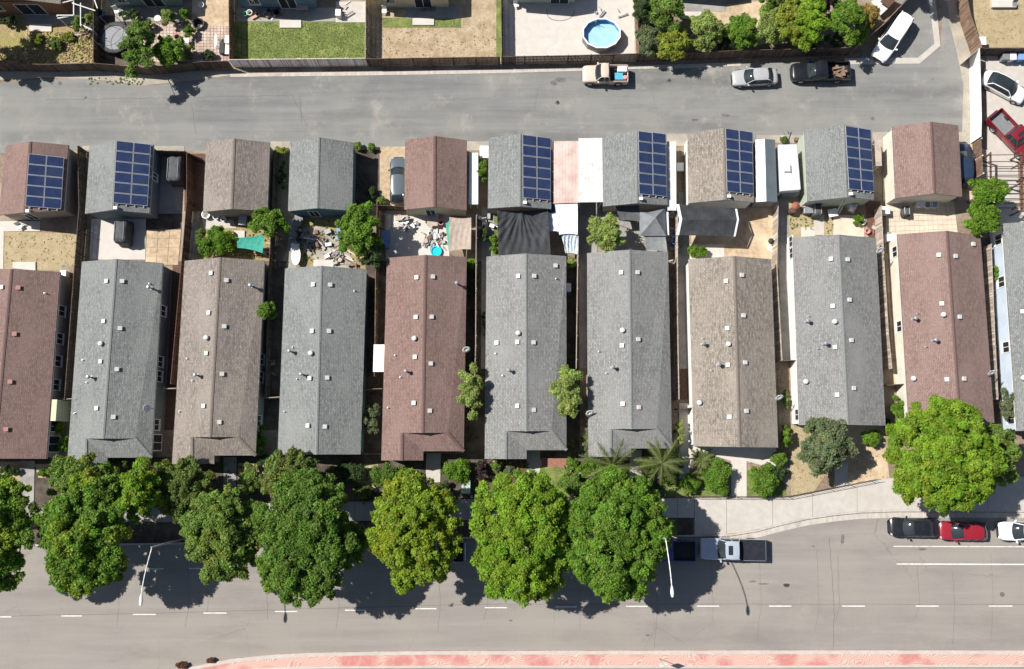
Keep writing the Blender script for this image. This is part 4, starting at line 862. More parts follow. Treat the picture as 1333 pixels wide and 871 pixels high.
# ================================================================ VEHICLES
def sec(x, w, prof):
    return [(x, -w*a, z) for a, z in prof]+[(x, w*a, z) for a, z in reversed(prof[:-1] if prof[-1][0] == 0 else prof)]
WH = None
def vehicle(label, cat, f, r, width, color, kind='sedan', roofc=None, sunroof=False, name=None, group='parked vehicles', zc=.8, glassroof=False, cargo=None, bedc=None, hood=None, matte=False):
    a, b_ = P(*r, zc), P(*f, zc); L_ = (b_-a).xy.length; c = (a+b_)/2; rz = math.atan2((b_-a).y, (b_-a).x); Wd = width
    root = thing(name or ('pickup_truck' if kind == 'pickup' else 'car'), label, cat, (c.x, c.y, .0125), rz, group)
    pm = paint('paint_%02d%02d%02d' % tuple(int(99*x) for x in color), color)
    w = Wd/2; X = lambda t: (t-.5)*L_      # t: 0 rear, 1 front
    truck = kind == 'pickup'; hi = kind in ('pickup', 'suv')
    zb = 1.12 if truck else (.98 if kind == 'suv' else .86)       # belt
    zh = zb-.02; zr = 1.85 if truck else (1.66 if kind == 'suv' else 1.42)
    body = MB(); g0 = .34 if hi else .24
    def S(t, ws, zt, zo=0):
        ww = w*ws
        return sec(X(t), ww, [(.80, g0-.04), (.95, g0), (.985, g0+.22), (1.0, zt-.30), (.985, zt-.12), (.93, zt-.03), (.80, zt+.015), (.4, zt+.045), (0, zt+.055)][:9])
    if truck: st = [(1.0, .72, zh-.34), (.992, .83, zh-.20), (.975, .91, zh-.12), (.945, .965, zh-.08), (.9, 1.0, zh-.045), (.78, 1.0, zh), (.66, 1.0, zb), (.405, 1.0, zb)]
    else:
        st = [(1.0, .58, zh-.44), (.992, .72, zh-.32), (.975, .83, zh-.23), (.945, .91, zh-.17), (.90, .965, zh-.12), (.84, .99, zh-.07), (.72, 1.0, zh-.01), (.55, 1.0, zb), (.3, 1.0, zb+.01)]
        if kind == 'sedan': st += [(.14, .99, zb+.02), (.07, .95, zb+.0), (.03, .87, zb-.05), (.01, .76, zb-.14), (0, .62, zb-.28)]
        else: st += [(.12, .98, zb+.02), (.06, .93, zb+.0), (.025, .86, zb-.03), (.008, .75, zb-.1), (0, .60, zb-.22)]
    body.loft([S(*q) for q in st][::-1]); bo = body.build('body', pm, root, smooth=True, local=True)
    if truck:
        x0, x1 = X(0.005), X(.41); z0, z1 = g0+.3, zb+.02
        bd = MB(); t = .07
        bd.box(x0, x1, -w*.985, -w*.985+t, g0, z1); bd.box(x0, x1, w*.985-t, w*.985, g0, z1); bd.box(x1-.07, x1, -w*.95, w*.95, g0+.1, z1-.01); bd.box(x0+.05, x1, -w*.93, w*.93, g0+.02, g0+.26)
        bd.build('bed', pm, root, local=True, bevel=.015)
        bd = MB(); bd.box(x0-.03, x0+.05, -w*.9, w*.9, g0+.1, z1-.02); bd.build('tailgate', pm, root, local=True, bevel=.015)
        bd = MB(); bd.box(x0+.05, x1-.07, -w*.985+t, w*.985-t, g0+.262, g0+.29)
        for k in range(9): yy = -w*.8+k*w*.2; bd.box(x0+.06, x1-.08, yy-.03, yy+.03, g0+.29, g0+.31)
        bd.build('bed_liner', M[bedc or 'black'], root, local=True)
        if cargo == 'cover': bd = MB(); bd.box(x0+.04, x1-.03, -w*.95, w*.95, z1+.002, z1+.04); bd.build('bed_cover', M['bed_vinyl'], root, local=True, bevel=.02)
        bd = MB(); bd.box(x0-.16, x0-.03, -w*.85, w*.85, g0+.02, g0+.2); bd.build('rear_bumper', M['chrome'], root, local=True, bevel=.03)
        cab = (.41, .445, .60, .705)      # rear base, rear top, windshield top, base
        if L_ > 6.0: cab = (.41, .44, .64, .73)
    elif kind == 'sedan': cab = (.12, .26, .56, .72)
    elif kind == 'hatch': cab = (.03, .16, .56, .74)
    else: cab = (.03, .10, .60, .745)
    # greenhouse glass
    rh = {'sedan': .73, 'hatch': .74, 'suv': .79, 'pickup': .80}[kind]; f0, f1, f2, f3 = cab
    bows = (-.10, -.07, .12, .22) if not truck else (-.02, -.02, .07, .15)
    def lerp(p, q, t): return p+(q-p)*t
    def GP(s, av, dz=0, sh=1.0):
        # s: 0..1 rear glass, 1..2 roof, 2..3 windscreen; av: -1..1 across
        k = min(2, int(s)); t = s-k; tt = (f0, f1, f2, f3); x = X(lerp(tt[k], tt[k+1], t)); bw = lerp(bows[k], bows[k+1], t)
        ws = (lerp(.90, rh, t**.8), rh+.02*math.sin(math.pi*t), lerp(rh, .92, t**1.2))[k]; top = zr+.045*math.sin(math.pi*t)
        if k == 1 and kind in ('suv', 'hatch'): ws *= 1-.13*max(0, 1-t*4)**2
        if k == 0 and kind in ('suv', 'hatch'): ws *= .87
        z = (lerp(zb+.02, zr, math.sin(t*math.pi/2)), top, lerp(zr, zb+.0, t**1.25))[k]
        a4 = abs(av)**5; return (x+bw*(1-av*av)-bw*.15, av*ws*w*sh, z-.035*av*av-.05*a4*(1 if k == 1 else .4)+dz)
    gl = MB(); na = 10; ns_ = 18; vs = []
    for q in range(ns_+1):
        s_ = 3*q/ns_
        row = [GP(s_, -1+2*r_/na) for r_ in range(na+1)]; e0, e1 = row[0], row[-1]
        vs += [(e0[0], -w*.955, zb-.08)]+row+[(e1[0], w*.955, zb-.08)]
    m3 = na+3; gl.add(vs, [(q*m3+r_, (q+1)*m3+r_, (q+1)*m3+r_+1, q*m3+r_+1) for q in range(ns_) for r_ in range(m3-1)])
    gl.build('window_glass', M['car_glass'], root, smooth=True, local=True)
    rp = MB(); vs = []; nr = 9
    for q in range(nr+1):
        t = q/nr; s_ = 1+t*.999; vs += [GP(s_ if 0 < q < nr else (1.0 if q == 0 else 1.999), (-1+2*r_/na)*1.0, .022, 1.012) for r_ in range(na+1)]
    rp.add(vs, [(q*(na+1)+r_, (q+1)*(na+1)+r_, (q+1)*(na+1)+r_+1, q*(na+1)+r_+1) for q in range(nr) for r_ in range(na)])
    rp.build('roof', M['car_glass'] if glassroof else (M['black'] if roofc == 'black' else pm), root, smooth=True, local=True)
    if sunroof:
        m_ = MB(); xa, xb = X(cab[1]+(cab[2]-cab[1])*.48), X(cab[1]+(cab[2]-cab[1])*.82); m_.box(xa, xb, -w*.42, w*.42, zr+.03, zr+.078); m_.build('sunroof', M['car_glass'], root, local=True)
    # pillars
    for s in (-1, 1):
        for sa, sb in ((2.0, 3.0), (0.0, 1.0)):
            m_ = MB(); pr = None
            for q in range(6):
                p = GP(min(2.999, sa+(sb-sa)*q/5), s*.985, .015, 1.01)
                if pr: m_.tube(pr, p, .045, n=6)
                pr = p
            m_.build('pillar', pm, root, local=True)
        if glassroof:
            m_ = MB(); pr = None
            for q in range(8):
                p = GP(1+.999*q/7, s*1.0, .01, 1.01)
                if pr: m_.tube(pr, p, .05, n=6)
                pr = p
            m_.build('roof_rail', pm, root, local=True)
        mid = [.5] if kind != 'suv' else [.33, .68]
        for t in mid:
            m_ = MB(); xx = X(cab[1]+(cab[2]-cab[1])*t); m_.tube((xx, s*w*.94, zb-.04), (xx, s*w*(rh+.03), zr-.05), .04, n=5); m_.build('pillar', pm if truck else M['black'], root, local=True)
        m_ = MB(); xm = X(cab[3])-.22; m_.slab([(xm-.06, s*w*.97, zb+.12), (xm+.1, s*w*.97, zb+.12), (xm+.06, s*(w+.2), zb+.15), (xm-.1, s*(w+.2), zb+.15)], .14); m_.build('mirror', pm, root, local=True, bevel=.02)
        m_ = MB(); xs = X(.985); m_.slab([(X(.95), s*w*.88, zh-.17), (X(.955), s*w*.66, zh-.14), (X(.982), s*w*.58, zh-.22), (X(.982), s*w*.76, zh-.25)], .12); m_.build('headlight', M['headlamp'], root, local=True, bevel=.01)
        m_ = MB(); zt = zb-.05; m_.slab([(X(.022 if not truck else .004), s*w*.90, zt-.04), (X(.022 if not truck else .004), s*w*.72, zt-.04), (X(-.001), s*w*.68, zt-.12), (X(-.001), s*w*.80, zt-.12)], .2); m_.build('taillight', M['taillamp'], root, local=True)
        for t in ((.46,), (.40, .56))[0 if truck else 1]: m_ = MB(); m_.box(X(t), X(t)+.16, s*w-.03*(s > 0)-.0*(s < 0), s*w+.03, zb-.2, zb-.17); m_.build('door_handle', pm, root, local=True)
        for t in (.185 if not truck else .2, .83 if not truck else .83):
            rr = .40 if hi else .33; cy = s*(w-.13)
            m_ = MB(); prof = [(rr*.62, -.12), (rr*.97, -.12), (rr, -.07), (rr, .07), (rr*.97, .12), (rr*.62, .12)]; k_ = 20; vs = [(X(t)+r_*math.cos(6.2832*i/k_), cy+y_*1.15, rr+r_*math.sin(6.2832*i/k_)) for r_, y_ in prof for i in range(k_)]
            m_.add(vs, [(j*k_+i, j*k_+(i+1) % k_, ((j+1) % 6)*k_+(i+1) % k_, ((j+1) % 6)*k_+i) for j in range(6) for i in range(k_)])
            tw = m_.build('wheel', M['rubber'], root, local=True, smooth=True)
            m_ = MB(); k_ = 10; vs = [(X(t)+rr*.63*math.cos(6.2832*i/k_), cy+s*.12, rr+rr*.63*math.sin(6.2832*i/k_)) for i in range(k_)]+[(X(t), cy+s*.09, rr)]
            m_.add(vs, [(i, (i+1) % k_, k_) for i in range(k_)]); m_.build('rim', M['alu'], tw, local=True)
            m_ = MB(); k_ = 14; vs = []   # dark arch lip
            for r_, yy in ((rr*1.12, w*1.0), (rr*1.30, w*1.012)):
                vs += [(X(t)+r_*math.cos(math.pi*i/k_), s*yy, rr+.03+r_*math.sin(math.pi*i/k_)*.92) for i in range(k_+1)]
            m_.add(vs, [(i, i+1, k_+2+i, k_+1+i) for i in range(k_)]); m_.build('wheel_arch', M['black'], root, local=True)
    m_ = MB(); m_.box(X(1)-.03, X(1)+.03, -w*.5, w*.5, g0+.08, g0+.30); m_.build('grille', M['black'], root, local=True)
    m_ = MB()
    for s in (-1, 1): m_.slab([(X(cab[3])+.04, s*.1-.35, zh+.035), (X(cab[3])+.06, s*.1-.35, zh+.035), (X(cab[3])-.12, s*.1+.25, zb+.16), (X(cab[3])-.14, s*.1+.25, zb+.16)], .015)
    m_.build('wiper', M['black'], root, local=True)
    root['_x'] = 0; del root['_x']
    return dict(root=root, X=X, w=w, zb=zb, zr=zr, L=L_, g0=g0)
V = 'parked vehicles'
v1 = vehicle('beige pickup with blue and white cargo in its bed, parked in the alley', 'pickup truck', (758,97), (817,97), 1.9, (.60,.49,.41), 'pickup')
v2 = vehicle('silver sedan parked in the alley left of the black pickup', 'car', (953.5,101), (1013,98.5), 1.78, (.38,.385,.39), 'sedan', name='car')
v3 = vehicle('black pickup with brown load in its open bed, parked by the fruit trees', 'pickup truck', (1030,94), (1106,93), 1.95, (.010,.011,.015), 'pickup')
v4 = vehicle('white wagon parked at an angle at the corner of the alley', 'car', (1143,76), (1181,19), 1.95, (.84,.84,.83), 'suv')
v5 = vehicle('white sedan with black glass roof on the right hand driveway', 'car', (1336,127), (1281,98), 1.85, (.80,.80,.80), 'sedan', glassroof=True)
v6 = vehicle('red pickup with open bed on the right hand driveway', 'pickup truck', (1345,204), (1293,149), 2.0, (.20,.012,.02), 'pickup', sunroof=True, bedc='steel_grey')
v7 = vehicle('dark blue grey hatchback half hidden under the maroon garage eave', 'car', (518.5,203.5), (518.5,265), 1.75, (.085,.11,.135), 'hatch')
v8 = vehicle('silver pickup with dark bed cover parked at the kerb', 'pickup truck', (911,714), (996,716), 2.08, (.36,.41,.48), 'pickup', sunroof=True, cargo='cover')
v9 = vehicle('blue pickup parked in the shade of the street tree', 'pickup truck', (832,716), (905,717.5), 1.98, (.03,.06,.22), 'pickup')
v10 = vehicle('black sedan parked at the kerb in front of the red car', 'car', (1159,686.5), (1223,687.5), 1.85, (.012,.013,.016), 'sedan')
v11 = vehicle('red hatchback parked between the black sedan and the white car', 'car', (1223.5,691), (1286,692), 1.8, (.26,.012,.024), 'hatch')
v12 = vehicle('white car parked at the kerb, cut off by the right edge', 'car', (1301.5,691.5), (1364,692), 1.85, (.78,.80,.83), 'sedan')
v13 = vehicle('grey pickup in deep shade between two street trees', 'pickup truck', (532,719), (605,718.5), 1.98, (.30,.31,.32), 'pickup')
v14 = vehicle('dark blue car beside the rightmost garage', 'car', (1254,184), (1256,243), 1.75, (.02,.035,.07), 'hatch')
def place_in(v, fx, fy, z): # local -> world
    r = v['root']; c, s = math.cos(r.rotation_euler.z), math.sin(r.rotation_euler.z); x = v['X'](fx); y = fy*v['w']
    return Vector((r.location.x+c*x-s*y, r.location.y+s*x+c*y, z))
def crate(label, cat, p, sx, sy, h, m, rz=0, name='crate', bev=.02, group=None, lid=None):
    root = thing(name, label, cat, p, rz, group); m_ = MB(); t = .03
    if lid is None:
        m_.box(-sx/2, sx/2, -sy/2, sy/2, 0, .04); m_.box(-sx/2, -sx/2+t, -sy/2, sy/2, .04, h); m_.box(sx/2-t, sx/2, -sy/2, sy/2, .04, h); m_.box(-sx/2+t, sx/2-t, -sy/2, -sy/2+t, .04, h); m_.box(-sx/2+t, sx/2-t, sy/2-t, sy/2, .04, h)
        m_.build('body', M[m], root, local=True)
    else:
        m_.box(-sx/2, sx/2, -sy/2, sy/2, 0, h-.06); m_.build('body', M[m], root, local=True, bevel=bev)
        m_ = MB(); m_.box(-sx/2-.03, sx/2+.03, -sy/2-.03, sy/2+.03, h-.05, h); m_.build('lid', M[lid], root, local=True, bevel=bev)
    return root
zf = .34+.32+.0125
crate('cyan plastic box in the bed of the beige pickup', 'box', place_in(v1, .2, .35, zf), .8, .7, .45, 'cargo_blue', lid='cargo_blue')
crate('white box in the bed of the beige pickup', 'box', place_in(v1, .13, -.45, zf), .9, .55, .6, 'white', lid='white')
m_ = MB(); m_.lathe(place_in(v1, .07, .5, zf), [(.22,0),(.25,.3),(.22,.55),(0,.56)], 14); tag(m_.build('bucket', M['pink']), 'pink bucket in the bed of the beige pickup', 'bucket')
m_ = MB()
for k in range(9): p = place_in(v3, random.uniform(.08,.25), random.uniform(-.6,.5), zf); m_.cbox(p, random.uniform(.3,1.0), random.uniform(.1,.4), zf, zf+random.uniform(.1,.5), random.uniform(0,3))
tag(m_.build('wood_load', M['wood_brown'],), 'loose brown wood scraps in the bed of the black pickup', 'wood scraps')
# travel trailer
root = thing('travel_trailer', 'white box travel trailer beside the narrow shed', 'trailer', P(1029, 220)); z = 2.2
q = [P(1013.5,188,z), P(1038,187.5,z), P(1043,247,z), P(1016,249,z)]; m_ = MB(); m_.slab(q, 1.7); m_.build('body', M['white_tarp'], root, bevel=.12)
m_ = MB(); p = P(1024.5, 224, z); m_.cbox(p, .6, .12, z, z+.12); m_.cbox(p+Vector((.35,.3,0)), .1, .8, z, z+.12); m_.build('roof_rail', M['galv'], root)
m_ = MB(); m_.slab([P(1017,249,1.6), P(1042,247.5,1.6), P(1040,254,1.2), P(1018,255,1.2)], .9); m_.build('nose', M['steel_grey'], root)
for s in (1013.5, 1041): 
    m_ = MB(); c = P(s+2, 222, .35); m_.tube(c-Vector((.12,0,0)), c+Vector((.12,0,0)), .35, n=16); m_.build('wheel', M['rubber'], root)
# ================================================================ STREET FURNITURE
def lamp(label, base, elbow, head, hz, hh):
    e = P(*elbow, hz); b0 = Vector((e.x, e.y, 0)); root = thing('street_lamp', label, 'street lamp', b0, 0, 'street lamps'); hd = P(*head, hh)
    m_ = MB(); m_.tube(b0, e, .11, .07, 10); m_.build('pole', M['galv'], root, smooth=True)
    m_ = MB(); m_.cbox(b0, .4, .4, 0, .12); m_.build('base_plate', M['galv'], root)
    m_ = MB(); prev = e-Vector((0,0,.15)); n = 8
    for k in range(1, n+1):
        t = k/n; p = e.lerp(hd, t); p.z = hz-.15+(hh-hz+.15)*math.sin(t*math.pi/2); m_.tube(prev, p, .048, .042, 8); prev = p
    m_.build('arm', M['white'], root, smooth=True)
    d = (hd-e); d.z = 0; d.normalize(); s = Vector((-d.y, d.x, 0)); m_ = MB(); secs = []
    for t, w_, h0, h1 in ((-.15,.07,.0,.08),(.1,.13,-.06,.1),(.4,.16,-.1,.1),(.7,.12,-.08,.07),(.8,.04,-.03,.03)):
        c = hd+d*(t-.3); secs.append([c+s*w_*a+Vector((0,0,b_)) for a, b_ in ((-1,h0*.3),(-.6,h0),(.6,h0),(1,h0*.3),(.7,h1),(-.7,h1))])
    m_.loft(secs); m_.build('lamp_head', M['white'], root, smooth=True)
lamp('white arm street lamp rising between the left street trees', None, (197,712.5), (183.5,781), 9.8, 11.2)
lamp('white arm street lamp beside the silver pickup', None, (867,702), (875,770), 9.8, 11.2)
root = thing('utility_box', 'pale green utility box among the front yard shrubs', 'utility box', P(605, 640)); m_ = MB(); m_.slab([P(600.5,626,1.1), P(611.5,626,1.1), P(611.5,642,1.1), P(600.5,642,1.1)], 1.05); m_.build('cabinet', M['utility_green'], root, bevel=.04)
m_ = MB(); m_.slab([P(599.8,625.4,1.14), P(612.2,625.4,1.14), P(612.2,642.6,1.14), P(599.8,642.6,1.14)], .06); m_.build('lid', M['utility_green'], root, bevel=.02)
# keep right sign in the median
b0 = P(858.5, 857.5, .12); root = thing('road_sign', 'small white sign on a thin post standing on the pink median', 'road sign', b0); m_ = MB(); m_.tube(b0, b0+Vector((0,0,2.5)), .03, n=6); m_.build('post', M['galv'], root)
m_ = MB(); d = Vector((.35, .1, 0)); t = b0+Vector((0,0,2.5)); m_.slab([t-d+Vector((0,-.02,0)), t+d+Vector((0,-.02,0)), t+d+Vector((0,.02,0)), t-d+Vector((0,.02,0))], .8); m_.build('sign_plate', M['white'], root)
# ================================================================ VEGETATION
def leafmesh(name, centers, crad, ncl, lsize, tint, mats, out=.6, up=.5, squash=1.0, tvar=.22, aspect=.55):
    """centers (k,3), crad (k,), tint (k,3) -> mesh of leaf quads"""
    k = len(centers); cnt = int(ncl); n = k*cnt
    c = np.repeat(centers, cnt, 0); r = np.repeat(crad, cnt)[:, None]; tt = np.repeat(tint, cnt, 0)
    d = rng.normal(size=(n, 3)); d /= np.linalg.norm(d, axis=1, keepdims=True)
    rad = rng.uniform(.55, 1, (n, 1))
    pos = c+d*rad*r*np.array([1, 1, squash])*rng.uniform(.8, 1.25, (n, 1))
    nrm = d*out+np.array([0, 0, up])+rng.normal(size=(n, 3))*.55; nrm /= np.linalg.norm(nrm, axis=1, keepdims=True)
    a = np.cross(nrm, rng.normal(size=(n, 3))); a /= np.linalg.norm(a, axis=1, keepdims=True); b = np.cross(nrm, a)
    s = (lsize*rng.uniform(.6, 1.25, (n, 1)))
    v = np.stack([pos+a*s*1.35, pos-a*s*.75+b*s*aspect*1.5+nrm*s*.15, pos-a*s*.75-b*s*aspect*1.5+nrm*s*.15], 1).reshape(-1, 3)
    me = bpy.data.meshes.new(name); me.vertices.add(3*n); me.vertices.foreach_set('co', v.astype(np.float32).ravel())
    me.loops.add(3*n); me.loops.foreach_set('vertex_index', np.arange(3*n, dtype=np.int32))
    me.polygons.add(n); me.polygons.foreach_set('loop_start', np.arange(0, 3*n, 3, dtype=np.int32)); me.polygons.foreach_set('loop_total', np.full(n, 3, dtype=np.int32))
    at = me.attributes.new('tint', 'FLOAT_COLOR', 'FACE')
    col = np.ones((n, 4), np.float32); col[:, :3] = tt*rng.uniform(1-tvar, 1+tvar, (n, 1)); at.data.foreach_set('color', col.ravel())
    me.materials.append(mats); me.update(calc_edges=True); me.validate(); return me
LM = {k: leafmat('leaf_'+k, c) for k, c in dict(bright=(.185,.295,.024), lime=(.25,.29,.04), mid=(.135,.24,.028), dark=(.115,.205,.03), olive=(.15,.235,.045), olive2=(.13,.185,.042), yellow=(.205,.29,.026), grey=(.155,.19,.095), deep=(.055,.095,.032), clip=(.13,.24,.022), purple=(.06,.03,.04), brown=(.17,.085,.05), orange=(.30,.22,.06), palm=(.13,.165,.05), light=(.26,.33,.09)).items()}
ACC = {'bright': (.85, .92, .8), 'mid': (1.55, 1.2, 1.0), 'olive': (1.15, .93, .8), 'yellow': (1.1, .97, .8)}
def tree(label, x, y, rx, ry, h, kind, cat='tree', name='tree', group=None, shape=.8, nl=None, lobes=None, crown0=.35, sc=1.0, gaps=.0, accent=None, leaf=.15, dens=1.0):
    """crown centred on photo pixel (x,y) with half sizes rx, ry px; h = top height (m)"""
    if name == 'street_tree' and x < 1000: rx *= 1.06; ry *= 1.04
    zc = h*(1-(1-crown0)*.5); c = P(x, y, zc); s = F/(H-zc)*1.0; Rx, Ry = rx/s, ry/s; Rz = h*(1-crown0)/2
    ground = Vector((c.x, c.y, 0)); root = thing(name, label, cat, ground, 0, group)
    R = min(Rx, Ry); ph = rng.uniform(0, 6.28); nlobe = lobes or int(np.clip(9+R*R*2.0, 10, 62)); lobs = []
    for k in range(nlobe):
        q = math.sqrt(min(1, (k+rng.uniform(.2, .9))/nlobe)); an = k*2.39996+rng.uniform(-.3, .3)+ph; lr = R*rng.uniform(.18, .30)
        zz = math.sqrt(max(0, 1-q*q))*rng.uniform(.35, 1.0)-.25*rng.uniform(0, 1)*(q > .6)
        lobs.append((math.cos(an)*max(.05, Rx-lr*.85)*q, math.sin(an)*max(.05, Ry-lr*.85)*q, zz*max(.1, Rz-lr*.5), lr))
    lobs.append((0, 0, Rz*.2, R*.5)); L0 = np.array(lobs)
    cr = (.31+.025*R)*sc if R > 1.5 else max(.13, R*.25); cs = []
    for lx, ly, lz, lr in L0:
        n = int(max(6, 2.35*dens*(lr/cr)**2)); d = rng.normal(size=(n, 3)); d /= np.linalg.norm(d, axis=1, keepdims=True); d[:, 2] = np.where(d[:, 2] < -.3, -d[:, 2], d[:, 2])
        cs.append(np.array([lx, ly, lz])+d*lr*rng.uniform(.68, 1.18, (n, 1))*np.array([1, 1, .9]))
    cs = np.concatenate(cs)
    inside = np.zeros(len(cs), bool)
    for lx, ly, lz, lr in L0: inside |= (((cs-np.array([lx, ly, lz]))**2).sum(1) < (lr*.55)**2)
    cs = cs[~inside]; cs = cs[rng.uniform(size=len(cs)) > gaps]
    tint = np.ones((len(cs), 3))*rng.uniform(.72, 1.22, (len(cs), 1)); ac = ACC.get(accent or kind)
    if ac is not None:
        w_ = (np.sin(cs[:, 0]*1.3+rng.uniform(0, 6))+np.sin(cs[:, 1]*1.1+rng.uniform(0, 6))+rng.normal(size=len(cs))*.7 > 1.0)
        tint[w_] *= np.array(ac)
    tint *= 1+rng.normal(size=(len(cs), 3))*.05
    cr_ = cr*rng.uniform(.75, 1.25, len(cs)); ncl = nl or int(np.clip(230*(cr/.45)**2, 90, 250)); ls = leaf*.68*min(1, .55+R*.2)
    me = leafmesh('crown', cs, cr_, ncl, ls, tint, LM[kind], squash=.75)
    o = bpy.data.objects.new('crown', me); COL.objects.link(o); o.parent = root; o.location = (0, 0, zc)
    # trunk + limbs
    tr = MB(); tr0 = Vector((0, 0, 0)); rt = .05+.035*R; fork = Vector((0, 0, max(.15, h*crown0*.75)))
    tr.tube(tr0, fork, rt*1.25, rt, 9)
    for i in rng.permutation(len(L0))[:min(len(L0), 14)]:
        lx, ly, lz, lr = L0[i]; tip = Vector((lx, ly, zc+lz)); mid = fork.lerp(tip, .5)+Vector((rng.uniform(-.1, .1)*R, rng.uniform(-.1, .1)*R, .1*R))
        tr.tube(fork, mid, rt*.55, rt*.33, 6); tr.tube(mid, tip, rt*.33, rt*.1, 5)
        for _ in range(2):
            t2 = tip+Vector(tuple(rng.normal(size=3)*lr*.7)); tr.tube(mid.lerp(tip, .6), t2, rt*.15, rt*.04, 4)
    tr.build('trunk', M['bark'], root, smooth=True, local=True)
    return root
ST = 'big street trees shading the kerb'
tree('green street tree cut off by the left edge', -4, 694, 55, 72, 9.6, 'mid', group=ST, name='street_tree')
tree('large green street tree with yellowish patches left of the left street lamp', 117, 694, 59, 75, 9.8, 'mid', group=ST, name='street_tree', accent='mid')
tree('dull olive tree touching the second house from behind the large green tree', 106, 622, 44, 32, 6.5, 'olive', group=ST, name='street_tree')
tree('slim bright green tree above the left street lamp', 186, 638, 27, 38, 8.6, 'bright', group=ST, name='street_tree')
tree('reddish olive tree in front of the brown roofed house', 240, 637, 38, 40, 6.2, 'olive2', group=ST, name='street_tree', accent='olive')
tree('dull olive green street tree with ragged lower edge right of the left street lamp', 292, 692, 48, 62, 8.6, 'olive', group=ST, name='street_tree', gaps=.06)
tree('brownish olive tree in front of the plain gable grey house', 376, 620, 37, 34, 6.5, 'olive2', group=ST, name='street_tree', accent='olive')
tree('very large deep green street tree with clumpy crown', 402, 698, 67, 82, 9.8, 'dark', group=ST, name='street_tree')
tree('yellow green dense street tree with smooth oval crown', 540, 692, 57, 72, 9.4, 'yellow', group=ST, name='street_tree', sc=.85)
tree('bright green street tree left of the palm tree', 680, 697, 65, 82, 9.8, 'bright', group=ST, name='street_tree')
tree('rounded mid green street tree over the blue pickup', 800, 694, 66, 78, 9.8, 'mid', group=ST, name='street_tree', accent='bright')
tree('huge bright green tree covering the front of the right maroon house', 1225, 592, 74, 73, 9.5, 'bright', group=ST, name='street_tree', leaf=.16, accent='bright')
tree('olive coloured tree joined to the right of the huge bright green tree', 1300, 592, 27, 42, 6.5, 'olive', name='tree')
tree('grey green rounded tree in front of the white walled grey house', 1073, 578, 37, 37, 5.2, 'grey')
tree('bright leafy tree behind the grey house between canopy and pink topped fence', 787, 304, 25, 26, 4.5, 'light')
tree('tall dense green tree between plain gable house and dark car', 468, 300, 29, 40, 5.5, 'mid', accent='none')
tree('dark small tree tucked below the dense green tree', 486, 328, 16, 24, 4.0, 'deep')
tree('slender bright tree beside the left-centre maroon roof', 614, 507, 17, 38, 5.0, 'light')
tree('slender bright tree between the two central grey roofs', 738, 508, 20, 35, 5.2, 'light')
tree('spreading green tree at the corner of the brown roofed garage', 350, 291, 27, 20, 4.0, 'mid', accent='none')
tree('leafy bush poking out beside the brown roof', 348, 405, 12, 13, 4.2, 'mid', accent='none', cat='bush', name='bush', gaps=.2)
tree('green tree at the right of the rightmost garage', 1283, 251, 28, 23, 4.8, 'clip')
tree('green tree just above the maroon house and left of the pale blue wall', 1277, 285, 25, 23, 4.2, 'clip')
tree('tall green tree overhanging the alley fence beside the trampoline', 182, 66, 24, 42, 5.0, 'olive', accent='bright', gaps=.1)
tree('green tree on the pink paved yard', 222, 68, 22, 22, 3.2, 'mid', accent='none', gaps=.1)
SG = 'fruit trees and shrubs beyond the alley fence'
for lab, x, y, rx, ry, h, k in [('dark ivy green tree at the corner of the pool yard', 838, 14, 14, 22, 4.0, 'deep'), ('olive green tree above the two pale shrubs', 866, 18, 24, 24, 4.6, 'olive'), ('grey green shrub in the corner by the pool yard fence', 843, 53, 15, 20, 3.0, 'grey'),
    ('pale spiky shrub overhanging the alley fence', 875, 60, 23, 22, 3.4, 'lime'), ('green shrub right of the white step', 917, 42, 23, 24, 3.6, 'light'), ('round green shrub above the silver sedan', 965, 44, 22, 25, 3.6, 'mid'),
    ('yellow green shrub left in the thicket above the black pickup', 1002, 34, 20, 27, 4.0, 'light'), ('yellow leaved tree in the thicket above the black pickup', 1026, 26, 22, 34, 5.0, 'lime'), ('tall green tree in the thicket above the black pickup', 1052, 30, 26, 36, 5.2, 'bright'),
    ('green tree above the rear of the black pickup', 1100, 30, 22, 34, 5.0, 'mid'), ('dark purple leaved shrub at the top edge', 1074, 2, 15, 12, 4.4, 'purple'), ('orange tinged shrub beside the sheet metal in the corner', 1131, 22, 12, 16, 2.5, 'orange'), ('dark green tree at the top edge between the shrubs', 1008, 2, 20, 14, 4.6, 'dark'),
    ('dark undergrowth shrub behind the black pickup', 1062, 55, 34, 12, 2.4, 'deep'), ('low dark shrub left in the thicket', 940, 56, 16, 10, 1.6, 'deep'), ('small shrub above the wagon', 1118, 48, 12, 12, 2.4, 'mid')]:
    tree(lab, x, y, rx*1.14, ry*1.12, h, k, cat='shrub' if h < 4 else 'tree', name='shrub' if h < 4 else 'tree', group=SG, gaps=.08, accent='none', crown0=.2)
BG = 'small bushes'
